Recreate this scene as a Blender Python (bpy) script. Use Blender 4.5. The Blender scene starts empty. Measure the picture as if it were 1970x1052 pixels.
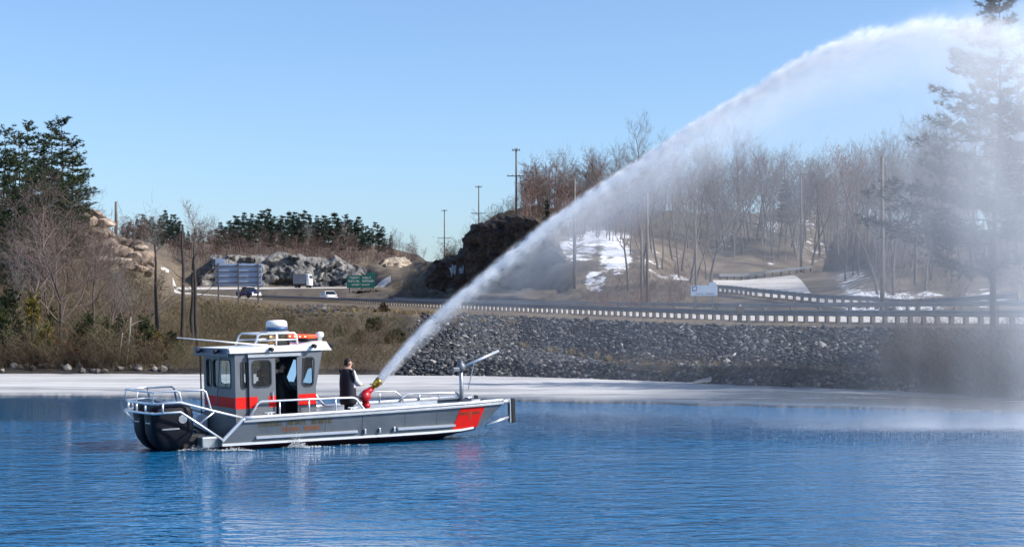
import bpy, bmesh, math, random
import numpy as np
from mathutils import Vector, Matrix, Quaternion, noise as mnoise

# ------------------------------------------------------------------ camera, sky, sun, exposure
sc = bpy.context.scene
F, HOR, CAMH = 3000.0, 612.0, 3.05        # focal length and horizon row for a 1970 x 1052 picture, eye height in metres
cam_d = bpy.data.cameras.new('camera'); cam = bpy.data.objects.new('camera', cam_d)
sc.collection.objects.link(cam); sc.camera = cam
cam.location = (0, 0, CAMH); cam.rotation_euler = (math.radians(90), 0, 0)
cam_d.sensor_width = 36; cam_d.lens = F/1970*36
cam_d.shift_y = (HOR-526)/1970; cam_d.clip_start = 0.5; cam_d.clip_end = 9000

SUN_EL, SUN_AZ = math.radians(36), math.radians(100)     # azimuth clockwise from +Y (straight ahead)
sun_dir = Vector((math.sin(SUN_AZ)*math.cos(SUN_EL), math.cos(SUN_AZ)*math.cos(SUN_EL), math.sin(SUN_EL)))
world = bpy.data.worlds.new('World'); sc.world = world; world.use_nodes = True
wn, wl = world.node_tree.nodes, world.node_tree.links
sky = wn.new('ShaderNodeTexSky'); sky.sky_type = 'NISHITA'; sky.sun_disc = False
sky.sun_elevation = SUN_EL; sky.sun_rotation = SUN_AZ
sky.altitude = 900; sky.air_density = 1.0; sky.dust_density = 2.5; sky.ozone_density = 5.5
bg = wn['Background']; bg.inputs['Strength'].default_value = 0.15
wl.new(sky.outputs[0], bg.inputs['Color'])
sun_l = bpy.data.lights.new('sun', 'SUN'); sun = bpy.data.objects.new('sun', sun_l); sc.collection.objects.link(sun)
sun_l.energy = 4.9; sun_l.angle = math.radians(0.53); sun_l.color = (1.0, 0.94, 0.86)
sun.rotation_euler = sun_dir.to_track_quat('Z', 'Y').to_euler(); sun.location = (60, -10, 60)
vs = sc.view_settings; vs.view_transform = 'Standard'; vs.look = 'None'; vs.exposure = 0.46; vs.gamma = 1.0; vs.use_curve_mapping = False
sc.cycles.use_denoising = True
sc.cycles.max_bounces = 9; sc.cycles.transparent_max_bounces = 24; sc.cycles.volume_bounces = 6; sc.cycles.use_adaptive_sampling = True; sc.cycles.adaptive_threshold = 0.04; sc.cycles.adaptive_min_samples = 16
sc.cycles.volume_step_rate = 0.6; sc.cycles.volume_max_steps = 128
sc.cycles.caustics_reflective = False; sc.cycles.caustics_refractive = False

RND = random.Random(7)
COL = sc.collection
def at(px, py, Y):                         # picture position at a chosen distance -> point in the place
    return Vector(((px-985)/F*Y, Y, CAMH-(py-HOR)/F*Y))
def zy(py, Y): return CAMH-(py-HOR)/F*Y
def ordinal(n):
    ones = ['zeroth','first','second','third','fourth','fifth','sixth','seventh','eighth','ninth','tenth','eleventh','twelfth','thirteenth','fourteenth','fifteenth','sixteenth','seventeenth','eighteenth','nineteenth']
    if n < 20: return ones[n]
    tens = {2:'twenty',3:'thirty',4:'forty',5:'fifty',6:'sixty',7:'seventy',8:'eighty',9:'ninety'}
    if n % 10 == 0: return tens[n//10][:-1]+'ieth'
    return tens[n//10]+'-'+ones[n%10]

# ------------------------------------------------------------------ materials
MATS = {}
def nt(name):
    m = bpy.data.materials.new(name); m.use_nodes = True; MATS[name] = m
    n, l = m.node_tree.nodes, m.node_tree.links
    return m, n, l, n['Principled BSDF']
def ramp(n, stops):
    r = n.new('ShaderNodeValToRGB'); e = r.color_ramp.elements
    while len(e) < len(stops): e.new(0.5)
    for k, (p, c) in enumerate(stops):
        e[k].position = p; e[k].color = (*c, 1) if len(c) == 3 else c
    return r
def mat(name, c, rough=0.6, metal=0.0, c2=None, scale=3.0, bump=0.0, bscale=20.0, spec=0.5, coords='Object', detail=6, **kw):
    m, n, l, b = nt(name)
    b.inputs['Roughness'].default_value = rough; b.inputs['Metallic'].default_value = metal
    b.inputs['Specular IOR Level'].default_value = spec
    tc = n.new('ShaderNodeTexCoord')
    if c2 is None: c2 = tuple(x*0.8 for x in c)
    t = n.new('ShaderNodeTexNoise'); t.inputs['Scale'].default_value = scale; t.inputs['Detail'].default_value = detail
    t.inputs['Roughness'].default_value = 0.65
    l.new(tc.outputs[coords], t.inputs['Vector'])
    r = ramp(n, [(0.32, c), (0.68, c2)]); l.new(t.outputs['Fac'], r.inputs[0]); l.new(r.outputs[0], b.inputs['Base Color'])
    if bump:
        t2 = n.new('ShaderNodeTexNoise'); t2.inputs['Scale'].default_value = bscale; t2.inputs['Detail'].default_value = 8
        l.new(tc.outputs[coords], t2.inputs['Vector'])
        bp = n.new('ShaderNodeBump'); bp.inputs['Strength'].default_value = bump; bp.inputs['Distance'].default_value = 0.1
        l.new(t2.outputs['Fac'], bp.inputs['Height']); l.new(bp.outputs[0], b.inputs['Normal'])
    for k, v in kw.items(): b.inputs[k].default_value = v
    return m
def mat_random(name, stops, rough=0.85, scale=6.0, amount=0.35, bump=0.4):
    """one colour per object (Object Info random) broken up by noise"""
    m, n, l, b = nt(name); b.inputs['Roughness'].default_value = rough
    oi = n.new('ShaderNodeObjectInfo'); r = ramp(n, stops); l.new(oi.outputs['Random'], r.inputs[0])
    tc = n.new('ShaderNodeTexCoord'); t = n.new('ShaderNodeTexNoise'); t.inputs['Scale'].default_value = scale; t.inputs['Detail'].default_value = 6
    l.new(tc.outputs['Object'], t.inputs['Vector'])
    mr = n.new('ShaderNodeMapRange'); mr.inputs[1].default_value = 0.3; mr.inputs[2].default_value = 0.7
    mr.inputs[3].default_value = 1-amount; mr.inputs[4].default_value = 1+amount; l.new(t.outputs['Fac'], mr.inputs[0])
    mx = n.new('ShaderNodeVectorMath'); mx.operation = 'SCALE'; l.new(r.outputs[0], mx.inputs[0]); l.new(mr.outputs[0], mx.inputs['Scale'])
    l.new(mx.outputs[0], b.inputs['Base Color'])
    if bump:
        bp = n.new('ShaderNodeBump'); bp.inputs['Strength'].default_value = bump; bp.inputs['Distance'].default_value = 0.05
        l.new(t.outputs['Fac'], bp.inputs['Height']); l.new(bp.outputs[0], b.inputs['Normal'])
    return m
def mat_cell(name, stops, cell=3.0, rough=0.9, bump=0.3, coords='Object', detail_scale=14.0):
    """colour that changes from clump to clump (Voronoi cells in the place's own space)"""
    m, n, l, b = nt(name); b.inputs['Roughness'].default_value = rough; b.inputs['Specular IOR Level'].default_value = 0.2
    tc = n.new('ShaderNodeTexCoord'); v = n.new('ShaderNodeTexNoise'); v.inputs['Scale'].default_value = cell; v.inputs['Detail'].default_value = 3
    l.new(tc.outputs[coords], v.inputs['Vector'])
    r = ramp(n, stops); l.new(v.outputs['Fac'], r.inputs[0]); l.new(r.outputs[0], b.inputs['Base Color'])
    return m

mat('bark_grey', (0.085, 0.070, 0.062), 0.9, c2=(0.15, 0.125, 0.11), scale=2.5)
mat('twig_brown', (0.135, 0.088, 0.075), 0.9, c2=(0.20, 0.145, 0.125), scale=0.8)
mat('twig_grey', (0.135, 0.122, 0.116), 0.9, c2=(0.22, 0.20, 0.19), scale=0.8)
mat('twig_red', (0.135, 0.075, 0.062), 0.9, c2=(0.19, 0.12, 0.10), scale=0.5)
mat('bark_dark', (0.028, 0.024, 0.022), 0.95, c2=(0.05, 0.042, 0.038), scale=3)
mat('bark_white', (0.42, 0.40, 0.37), 0.8, c2=(0.2, 0.18, 0.16), scale=3)
mat_cell('needles_pine', [(0.3, (0.018, 0.032, 0.020)), (0.5, (0.034, 0.052, 0.024)), (0.7, (0.075, 0.078, 0.030))], 0.9)
mat_cell('needles_spruce', [(0.3, (0.016, 0.030, 0.022)), (0.7, (0.040, 0.058, 0.036))], 0.5)
mat_cell('needles_blue', [(0.3, (0.022, 0.038, 0.032)), (0.7, (0.05, 0.068, 0.048))], 0.8)
mat_cell('cedar_green', [(0.35, (0.018, 0.028, 0.012)), (0.65, (0.048, 0.058, 0.020))], 1.3)
mat_cell('cedar_gold', [(0.35, (0.085, 0.078, 0.016)), (0.65, (0.20, 0.145, 0.03))], 1.3)
mat_cell('brush_brown', [(0.3, (0.070, 0.045, 0.028)), (0.43, (0.145, 0.098, 0.060)), (0.52, (0.085, 0.088, 0.042)), (0.60, (0.15, 0.118, 0.088)), (0.72, (0.21, 0.155, 0.095))], 0.45, coords='Object')
mat_cell('brush_dark', [(0.3, (0.055, 0.042, 0.030)), (0.5, (0.10, 0.075, 0.05)), (0.7, (0.09, 0.085, 0.045))], 0.45)
mat_cell('brush_far', [(0.35, (0.098, 0.064, 0.058)), (0.65, (0.145, 0.10, 0.088))], 0.06)
mat_cell('dry_grass', [(0.3, (0.17, 0.125, 0.065)), (0.7, (0.30, 0.235, 0.13))], 0.5)
mat_random('riprap_stone', [(0.0, (0.035, 0.037, 0.044)), (0.5, (0.075, 0.077, 0.085)), (0.85, (0.14, 0.138, 0.136)), (1.0, (0.32, 0.305, 0.285))])
mat_random('shore_stone', [(0.0, (0.10, 0.085, 0.075)), (0.6, (0.24, 0.205, 0.175)), (1.0, (0.42, 0.37, 0.32))])
mat_random('granite_pink', [(0.0, (0.15, 0.115, 0.085)), (0.6, (0.27, 0.205, 0.155)), (1.0, (0.40, 0.325, 0.26))], scale=1.6, amount=0.45, bump=1.0)
mat('galvanised', (0.15, 0.165, 0.185), 0.5, 0.6, c2=(0.22, 0.235, 0.25), scale=2)
mat('timber_post', (0.085, 0.068, 0.055), 0.9, c2=(0.13, 0.11, 0.09), scale=8)
mat('pole_wood', (0.11, 0.090, 0.075), 0.9, c2=(0.16, 0.135, 0.115), scale=3)
mat('insulator', (0.30, 0.31, 0.32), 0.3)
mat('asphalt', (0.135, 0.13, 0.125), 0.9, c2=(0.165, 0.16, 0.15), scale=0.8, bump=0.2, bscale=40)
mat('asphalt_pale', (0.46, 0.43, 0.395), 0.9, c2=(0.54, 0.51, 0.47), scale=0.6, bump=0.2, bscale=40)
mat('paint_white', (0.72, 0.71, 0.68), 0.6, c2=(0.62, 0.61, 0.58), scale=4)
mat('paint_yellow', (0.66, 0.47, 0.08), 0.6)

# terrain: soil and dry grass, gravel and snow as painted masks broken up by noise
m, n, l, b = nt('terrain'); b.inputs['Roughness'].default_value = 0.95; b.inputs['Specular IOR Level'].default_value = 0.15
tc = n.new('ShaderNodeTexCoord'); at_ = n.new('ShaderNodeAttribute'); at_.attribute_name = 'cover'
sep = n.new('ShaderNodeSeparateColor'); l.new(at_.outputs['Color'], sep.inputs[0])
def tnoise(scale, detail=8, rough=0.7):
    t = n.new('ShaderNodeTexNoise'); t.inputs['Scale'].default_value = scale; t.inputs['Detail'].default_value = detail; t.inputs['Roughness'].default_value = rough
    l.new(tc.outputs['Object'], t.inputs['Vector']); return t
t1 = tnoise(0.22); soil = ramp(n, [(0.28, (0.070, 0.056, 0.044)), (0.45, (0.125, 0.100, 0.076)), (0.6, (0.185, 0.150, 0.108)), (0.75, (0.27, 0.22, 0.155))]); l.new(t1.outputs['Fac'], soil.inputs[0])
t2 = tnoise(1.4); grav = ramp(n, [(0.3, (0.025, 0.026, 0.029)), (0.55, (0.055, 0.055, 0.056)), (0.75, (0.10, 0.097, 0.092))]); l.new(t2.outputs['Fac'], grav.inputs[0])
mg = n.new('ShaderNodeMix'); mg.data_type = 'RGBA'; l.new(sep.outputs[1], mg.inputs[0]); l.new(soil.outputs[0], mg.inputs[6]); l.new(grav.outputs[0], mg.inputs[7])
t3 = tnoise(0.42, 12, 0.80); ad = n.new('ShaderNodeMath'); ad.operation = 'ADD'; l.new(t3.outputs['Fac'], ad.inputs[0]); l.new(sep.outputs[0], ad.inputs[1])
sn = n.new('ShaderNodeMapRange'); sn.inputs[1].default_value = 0.975; sn.inputs[2].default_value = 1.01; l.new(ad.outputs[0], sn.inputs[0])
ms = n.new('ShaderNodeMix'); ms.data_type = 'RGBA'; l.new(sn.outputs[0], ms.inputs[0]); l.new(mg.outputs[2], ms.inputs[6]); ms.inputs[7].default_value = (0.80, 0.81, 0.83, 1)
l.new(ms.outputs[2], b.inputs['Base Color'])
bp = n.new('ShaderNodeBump'); bp.inputs['Strength'].default_value = 0.8; bp.inputs['Distance'].default_value = 0.3; l.new(t2.outputs['Fac'], bp.inputs['Height']); l.new(bp.outputs[0], b.inputs['Normal'])

def rock_mat(name, stops, scale, strata=1.0, bump=1.0):
    m, n, l, b = nt(name); b.inputs['Roughness'].default_value = 0.9; b.inputs['Specular IOR Level'].default_value = 0.25
    tc = n.new('ShaderNodeTexCoord'); mp = n.new('ShaderNodeMapping'); mp.inputs['Scale'].default_value = (1, 1, strata); l.new(tc.outputs['Object'], mp.inputs[0])
    t = n.new('ShaderNodeTexNoise'); t.inputs['Scale'].default_value = scale; t.inputs['Detail'].default_value = 10; t.inputs['Roughness'].default_value = 0.7; t.inputs['Distortion'].default_value = 0.6
    l.new(mp.outputs[0], t.inputs['Vector']); r = ramp(n, stops); l.new(t.outputs['Fac'], r.inputs[0])
    v = n.new('ShaderNodeTexVoronoi'); v.feature = 'DISTANCE_TO_EDGE'; v.inputs['Scale'].default_value = scale*1.5; l.new(mp.outputs[0], v.inputs['Vector'])
    mr = n.new('ShaderNodeMapRange'); mr.inputs[1].default_value = 0.0; mr.inputs[2].default_value = 0.06; mr.inputs[3].default_value = 0.35; mr.inputs[4].default_value = 1.0; l.new(v.outputs['Distance'], mr.inputs[0])
    mx = n.new('ShaderNodeVectorMath'); mx.operation = 'SCALE'; l.new(r.outputs[0], mx.inputs[0]); l.new(mr.outputs[0], mx.inputs['Scale'])
    l.new(mx.outputs[0], b.inputs['Base Color'])
    bp = n.new('ShaderNodeBump'); bp.inputs['Strength'].default_value = bump; bp.inputs['Distance'].default_value = 0.4; l.new(t.outputs['Fac'], bp.inputs['Height']); l.new(bp.outputs[0], b.inputs['Normal'])
    return m
rock_mat('rock_grey', [(0.3, (0.045, 0.045, 0.05)), (0.44, (0.125, 0.122, 0.12)), (0.56, (0.245, 0.235, 0.215)), (0.75, (0.38, 0.335, 0.27))], 0.30, 0.7)
rock_mat('rock_tan', [(0.3, (0.20, 0.16, 0.12)), (0.5, (0.36, 0.30, 0.235)), (0.75, (0.48, 0.43, 0.37))], 0.25)
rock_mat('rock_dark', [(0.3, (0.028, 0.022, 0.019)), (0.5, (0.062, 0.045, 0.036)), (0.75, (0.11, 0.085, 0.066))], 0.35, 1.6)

# ------------------------------------------------------------------ mesh helpers
def put(o, parent=None):
    COL.objects.link(o)
    if parent is not None: o.parent = parent
    return o
def tag(o, label=None, cat=None, group=None, kind=None):
    if label: o['label'] = label
    if cat: o['category'] = cat
    if group: o['group'] = group
    if kind: o['kind'] = kind
    return o
def thing(name, label, cat, loc=(0, 0, 0), rotz=0, group=None):
    o = bpy.data.objects.new(name, None); put(o); o.location = loc; o.rotation_euler = (0, 0, rotz); o.empty_display_size = 0.2
    return tag(o, label, cat, group)
def mesh_np(name, V, Fa, material=None, smooth=False):
    """V (n,3), Fa (m,3) or (m,4) numpy"""
    V = np.asarray(V, np.float32); Fa = np.asarray(Fa, np.int32); k = Fa.shape[1]
    me = bpy.data.meshes.new(name); me.vertices.add(len(V)); me.vertices.foreach_set('co', V.ravel())
    me.loops.add(Fa.size); me.loops.foreach_set('vertex_index', Fa.ravel())
    me.polygons.add(len(Fa)); me.polygons.foreach_set('loop_start', np.arange(0, Fa.size, k, dtype=np.int32))
    me.polygons.foreach_set('loop_total', np.full(len(Fa), k, np.int32))
    if smooth: me.polygons.foreach_set('use_smooth', np.ones(len(Fa), bool))
    me.update(calc_edges=True); me.validate()
    if material: me.materials.append(MATS[material])
    return me
class MB:
    def __init__(s): s.v = []; s.f = []; s.mi = []; s.cur = 0
    def add(s, vs, fs):
        k = len(s.v); s.v += [tuple(x) for x in vs]; s.f += [tuple(i+k for i in f) for f in fs]; s.mi += [s.cur]*len(fs); return s
    def box(s, c, d, rz=0.0, taper=1.0):
        x, y, z = d[0]/2, d[1]/2, d[2]/2; ca, sa = math.cos(rz), math.sin(rz); vs = []
        for k in (-1, 1):
            t = taper if k > 0 else 1.0
            for a, b_ in ((-1, -1), (1, -1), (1, 1), (-1, 1)):
                p, q = a*x*t, b_*y*t; vs.append((c[0]+p*ca-q*sa, c[1]+p*sa+q*ca, c[2]+k*z))
        return s.add(vs, [(3, 2, 1, 0), (4, 5, 6, 7), (0, 1, 5, 4), (1, 2, 6, 5), (2, 3, 7, 6), (3, 0, 4, 7)])
    def tube(s, pts, r, n=8, caps=True):
        pts = [Vector(p) for p in pts]; rs = r if isinstance(r, (list, tuple)) else [r]*len(pts); k0 = len(s.v); up = None; vs = []
        for i, p in enumerate(pts):
            d = (pts[min(i+1, len(pts)-1)]-pts[max(i-1, 0)]).normalized()
            if up is None: up = d.orthogonal().normalized()
            else:
                up = (up-d*up.dot(d)); up = up.normalized() if up.length > 1e-6 else d.orthogonal().normalized()
            w = d.cross(up)
            for j in range(n):
                a = 2*math.pi*j/n; vs.append(p+(up*math.cos(a)+w*math.sin(a))*rs[i])
        fs = [(i*n+j, i*n+(j+1) % n, (i+1)*n+(j+1) % n, (i+1)*n+j) for i in range(len(pts)-1) for j in range(n)]
        if caps: fs += [tuple(range(n-1, -1, -1)), tuple((len(pts)-1)*n+j for j in range(n))]
        return s.add(vs, fs)
    def prism(s, poly, depth_vec):
        """closed polygon (3D points, planar) pushed along a vector"""
        d = Vector(depth_vec); n = len(poly); a = [Vector(p) for p in poly]
        return s.add(a+[p+d for p in a], [tuple(range(n-1, -1, -1)), tuple(range(n, 2*n))]+[(i, (i+1) % n, n+(i+1) % n, n+i) for i in range(n)])
    def lathe(s, prof, c=(0, 0, 0), n=16, axis='z'):
        vs = []
        for r, z in prof:
            for j in range(n):
                a = 2*math.pi*j/n; x, y = r*math.cos(a), r*math.sin(a)
                q = (x, y, z) if axis == 'z' else (z, x, y) if axis == 'x' else (x, z, y)
                vs.append((q[0]+c[0], q[1]+c[1], q[2]+c[2]))
        fs = [(i*n+j, i*n+(j+1) % n, (i+1)*n+(j+1) % n, (i+1)*n+j) for i in range(len(prof)-1) for j in range(n)]
        return s.add(vs, fs+[tuple(range(n-1, -1, -1)), tuple((len(prof)-1)*n+j for j in range(n))])
    def loft(s, rings, closed=True, caps=True):
        n = len(rings[0]); vs = [p for r in rings for p in r]; m_ = n if closed else n-1
        fs = [(i*n+j, i*n+(j+1) % n, (i+1)*n+(j+1) % n, (i+1)*n+j) for i in range(len(rings)-1) for j in range(m_)]
        if caps and closed: fs += [tuple(range(n-1, -1, -1)), tuple((len(rings)-1)*n+j for j in range(n))]
        return s.add(vs, fs)
    def build(s, name, material, parent=None, smooth=False, bevel=0.0, recalc=True):
        me = bpy.data.meshes.new(name); me.from_pydata(s.v, [], s.f)
        if recalc:
            bm = bmesh.new(); bm.from_mesh(me); bmesh.ops.recalc_face_normals(bm, faces=bm.faces); bm.to_mesh(me); bm.free()
        mats = material if isinstance(material, (list, tuple)) else [material]
        for q in mats: me.materials.append(MATS[q])
        if len(mats) > 1: me.polygons.foreach_set('material_index', s.mi)
        if smooth: me.polygons.foreach_set('use_smooth', [True]*len(me.polygons))
        o = bpy.data.objects.new(name, me); put(o, parent)
        if bevel:
            md = o.modifiers.new('bevel', 'BEVEL'); md.width = bevel; md.segments = 2; md.limit_method = 'ANGLE'
        return o
def copy_tree(o, loc=None, rotz=None, scale=None):
    c = o.copy(); COL.objects.link(c)
    if loc is not None: c.location = loc
    if rotz is not None: c.rotation_euler = (0, 0, rotz)
    if scale is not None: c.scale = scale if isinstance(scale, (tuple, list)) else (scale,)*3
    for ch in o.children:
        d = ch.copy(); COL.objects.link(d); d.parent = c
        for g in ch.children:
            e = g.copy(); COL.objects.link(e); e.parent = d
    return c

# ------------------------------------------------------------------ terrain: fan of columns seen from the shore, each a profile from lake bed to far hills
def YR(px):                                 # distance of the guard rail along a column
    if px >= 500: return 1/(0.004+(px-500)*7.4e-6)
    return float(np.interp(px, [250, 330, 430, 500], [360, 335, 295, 250]))
RY = ([250, 330, 500, 700, 900, 1100, 1235, 1424, 1600, 1970, 2300], [560, 564, 576, 585, 595, 604, 610, 618, 621, 626, 630])
def YRPX(px): return float(np.interp(px, *RY))
def SHORE(px): return float(np.interp(px, [-300, 0, 500, 770, 1000, 1235, 1424, 1600, 1700, 1850, 1970, 2300], [85, 83, 82, 81, 79, 74, 69, 66, 64, 60, 56.5, 50]))
def column(px, toe, bench, top, far):
    """bench, top: (Y, row); far: list of four (Y, row)"""
    S = SHORE(px); yr, pr = YR(px), YRPX(px); zr = zy(pr, yr)
    ff = 1.236 if px >= 500 else float(np.interp(px, [330, 500], [1.09, 1.236])); zf = zr+(0.5 if px >= 1000 else float(np.interp(px, [330, 1000], [0.9, 0.5])))
    p = [(S-10, -1.8), (S, -0.03), (S+1.4, toe), (bench[0], zy(bench[1], bench[0])), (top[0], zy(top[1], top[0])), (yr*0.99, zr-0.02), (yr*1.012, zr), (yr*ff, zf), (yr*ff*1.02, zf-0.15)]
    p += [(Y, zy(r, Y)) for Y, r in far]
    return p
def hill_column(px, prof):
    S = SHORE(px); return [(S-10, -1.8), (S, -0.03), (S+1.2, 0.35)]+[(Y, zy(r, Y)) for Y, r in prof]
COLS = {
 -300: hill_column(-300, [(93, 690), (100, 640), (108, 580), (116, 520), (126, 460), (140, 420), (160, 400), (200, 390), (260, 400), (520, 440)]),
 0:   hill_column(0,   [(91, 695), (97, 655), (104, 610), (112, 560), (121, 500), (133, 450), (150, 425), (180, 420), (250, 430), (520, 450)]),
 170: hill_column(170, [(91, 695), (97, 655), (104, 612), (112, 560), (118, 500), (124, 440), (131, 405), (138, 400), (200, 430), (520, 450)]),
 215: hill_column(215, [(91, 695), (97, 658), (104, 618), (112, 580), (118, 530), (124, 480), (131, 450), (138, 447), (200, 460), (520, 455)]),
 275: hill_column(275, [(91, 695), (97, 660), (104, 625), (112, 592), (118, 560), (124, 525), (131, 495), (138, 488), (200, 500), (520, 462)]),
 300: hill_column(300, [(91, 695), (98, 660), (106, 628), (116, 605), (126, 588), (140, 572), (160, 560), (200, 553), (300, 552), (560, 470)]),
 340: column(340, 0.4, (96, 655), (130, 600), [(402, 553), (430, 552), (452, 512), (640, 466)]),
 500: column(500, 0.4, (95, 650), (125, 598), [(402, 553), (432, 552), (450, 506), (640, 462)]),
 700: column(700, 0.4, (93, 655), (112, 600), [(402, 553), (430, 552), (448, 510), (640, 468)]),
 785: column(785, 0.5, (90, 668), (100, 604), [(250, 564), (330, 555), (420, 520), (600, 486)]),
 830: column(830, 0.6, (90, 672), (101, 605), [(215, 564), (260, 556), (300, 530), (380, 505)]),
 900: column(900, 0.7, (91, 676), (102, 606), [(186, 566), (201, 554), (212, 505), (255, 468)]),
 930: column(930, .75, (92, 672), (103, 607), [(179, 569), (195, 555), (206, 470), (248, 428)]),
 880: column(880, .7, (90, 675), (101, 606), [(190, 566), (204, 556), (213, 520), (260, 490)]),
 860: column(860, .65, (90, 674), (101, 605), [(196, 566), (206, 556), (214, 515), (262, 490)]),
 1000: column(1000, 0.8, (95, 668), (104, 609), [(166, 572), (187, 556), (196, 424), (240, 400)]),
 1050: column(1050, 0.8, (92, 676), (101, 612), [(158, 578), (178, 556), (190, 470), (235, 396)]),
 1100: column(1100, 0.8, (88, 684), (97, 614), [(151, 584), (164, 552), (190, 478), (235, 400)]),
 1235: column(1235, 0.8, (79.5, 706), (88, 620), [(136, 594), (150, 560), (188, 490), (245, 405)]),
 1360: column(1360, 0.8, (74, 714), (83, 626), [(124, 597), (146, 566), (190, 535), (250, 408)]),
 1424: column(1424, 0.8, (72.5, 716), (80, 627), [(119, 598), (134, 570), (188, 540), (252, 405)]),
 1530: column(1530, 0.75, (70, 719), (78, 629), [(112, 598), (122, 580), (196, 531), (255, 402)]),
 1600: column(1600, 0.7, (69, 722), (76, 630), [(106, 600), (118, 580), (205, 520), (255, 402)]),
 1700: column(1700, 0.65, (67.5, 726), (73, 632), [(98, 602), (120, 560), (160, 500), (235, 425)]),
 1850: column(1850, 0.6, (63.5, 734), (68, 634), [(92, 602), (108, 565), (140, 510), (210, 440)]),
 1970: column(1970, 0.6, (60, 745), (64.5, 636), [(85.5, 604), (100, 568), (130, 515), (190, 450)]),
 2300: column(2300, 0.6, (53, 760), (56.5, 640), [(73, 606), (90, 570), (120, 515), (180, 450)]),
}
_cp = sorted(COLS); _cy = np.array([[q[0] for q in COLS[p]] for p in _cp]); _cz = np.array([[q[1] for q in COLS[p]] for p in _cp])
NL = _cy.shape[1]
def profile(px):
    px = min(max(px, _cp[0]), _cp[-1])
    return [float(np.interp(px, _cp, _cy[:, k])) for k in range(NL)], [float(np.interp(px, _cp, _cz[:, k])) for k in range(NL)]
def ground(px, Y):
    ys, zs = profile(px); return float(np.interp(Y, ys, zs))
def ground_xy(X, Y): return ground(985+F*X/Y, Y)
def on_ground(px, Y, sink=0.0):
    return Vector(((px-985)/F*Y, Y, ground(px, Y)-sink))
def snow_at(px, row):
    s = 0.0
    for cx, cy, rx, ry, a in ((1165, 455, 62, 20, .58), (1110, 480, 60, 36, .50), (1185, 495, 42, 42, .56), (1145, 540, 28, 30, .53), (1490, 428, 45, 9, .62), (1475, 502, 30, 8, .62), (1370, 524, 50, 9, .58),
                              (1300, 535, 50, 9, .50), (1560, 430, 45, 45, .42), (1665, 578, 70, 34, .55), (1760, 580, 90, 30, .50), (885, 545, 20, 12, .4), (1250, 545, 30, 20, .42), (1290, 470, 60, 50, .36), (1900, 575, 60, 25, .50), (1400, 470, 60, 40, .40), (1450, 440, 80, 30, .38), (1560, 480, 60, 40, .42), (1320, 500, 60, 30, .40), (1640, 540, 60, 30, .45), (1250, 500, 40, 40, .42)):
        d = ((px-cx)/rx)**2+((row-cy)/ry)**2
        if d < 1.6: s = max(s, a*max(0, 1.0-max(0.0, d-0.35)/1.25))
    return s
pxs = np.arange(-300, 2301, 10.0); SUB = 6
V = []; cov = []
for px in pxs:
    ys, zs = profile(px)
    for k in range(NL-1):
        for j in range(SUB if k < NL-2 else SUB+1):
            t = j/SUB; Y = ys[k]+(ys[k+1]-ys[k])*t; z = zs[k]+(zs[k+1]-zs[k])*t; X = (px-985)/F*Y
            road = 4 < k < 8 and px >= 330
            amp = 0.0 if road else (0.10 if k < 5 else min(1.0, Y/260))
            if 1340 < px < 1650 and 100 < Y < 208: amp *= .06
            if 290 < px < 770 and 375 < Y < 415: amp *= .04
            if k >= 1: z += amp*(mnoise.noise(Vector((X*0.22, Y*0.22, 3)))*0.9+mnoise.noise(Vector((X*0.7, Y*0.7, 9)))*0.4)*(0.0 if (k == 1 and j == 0) else 1)
            V.append((X, Y, z)); row = HOR+(CAMH-z)/Y*F
            g = 0.0
            if px > 745 and 2 <= k <= 3: g = min(1, (px-745)/60)*(0.85 if k == 3 or px > 1150 else 0.5)
            if k in (0, 1): g = 0.7
            if px > 330 and 5 <= k <= 8: g = 0.35
            cov.append((snow_at(px, row) if k >= 8 else 0.0, g, 0, 1))
rows = (NL-1)*SUB+1; nc = len(pxs)
q = np.arange(nc*rows).reshape(nc, rows)
Fq = np.stack([q[:-1, :-1].ravel(), q[1:, :-1].ravel(), q[1:, 1:].ravel(), q[:-1, 1:].ravel()], 1)
me = mesh_np('terrain', V, Fq, 'terrain', smooth=True)
ca = me.color_attributes.new('cover', 'FLOAT_COLOR', 'POINT'); ca.data.foreach_set('color', np.array(cov, np.float32).ravel())
terrain = tag(put(bpy.data.objects.new('terrain', me)), kind='structure')
# a wide sheet of land under everything, out to the horizon
s_ = MB(); s_.add([(-6000, 30, -2.2), (6000, 30, -2.2), (6000, 8000, -2.2), (-6000, 8000, -2.2)], [(0, 1, 2, 3)])
me = bpy.data.meshes.new('ground'); me.from_pydata(s_.v, [], s_.f); me.materials.append(MATS['terrain']); tag(put(bpy.data.objects.new('ground', me)), kind='structure')

# ------------------------------------------------------------------ water and ice
m, n, l, b = nt('water'); b.inputs['Base Color'].default_value = (0.006, 0.110, 0.255, 1); b.inputs['Roughness'].default_value = 0.03; b.inputs['IOR'].default_value = 1.333
tc = n.new('ShaderNodeTexCoord'); sp = n.new('ShaderNodeSeparateXYZ'); l.new(tc.outputs['Object'], sp.inputs[0])
def wv(scale, sx, detail, rough=0.55, rot=0.0):
    mp = n.new('ShaderNodeMapping'); mp.inputs['Scale'].default_value = (sx, 1, 1); mp.inputs['Rotation'].default_value = (0, 0, rot); l.new(tc.outputs['Object'], mp.inputs[0])
    t = n.new('ShaderNodeTexNoise'); t.inputs['Scale'].default_value = scale; t.inputs['Detail'].default_value = detail; t.inputs['Roughness'].default_value = rough; t.inputs['Distortion'].default_value = 0.3
    l.new(mp.outputs[0], t.inputs['Vector']); return t.outputs['Fac']
def mth(op, a, b_=None, clamp=False):
    q = n.new('ShaderNodeMath'); q.operation = op; q.use_clamp = clamp
    for k, v in enumerate((a, b_)):
        if v is None: continue
        if isinstance(v, (int, float)): q.inputs[k].default_value = v
        else: l.new(v, q.inputs[k])
    return q.outputs[0]
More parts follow.
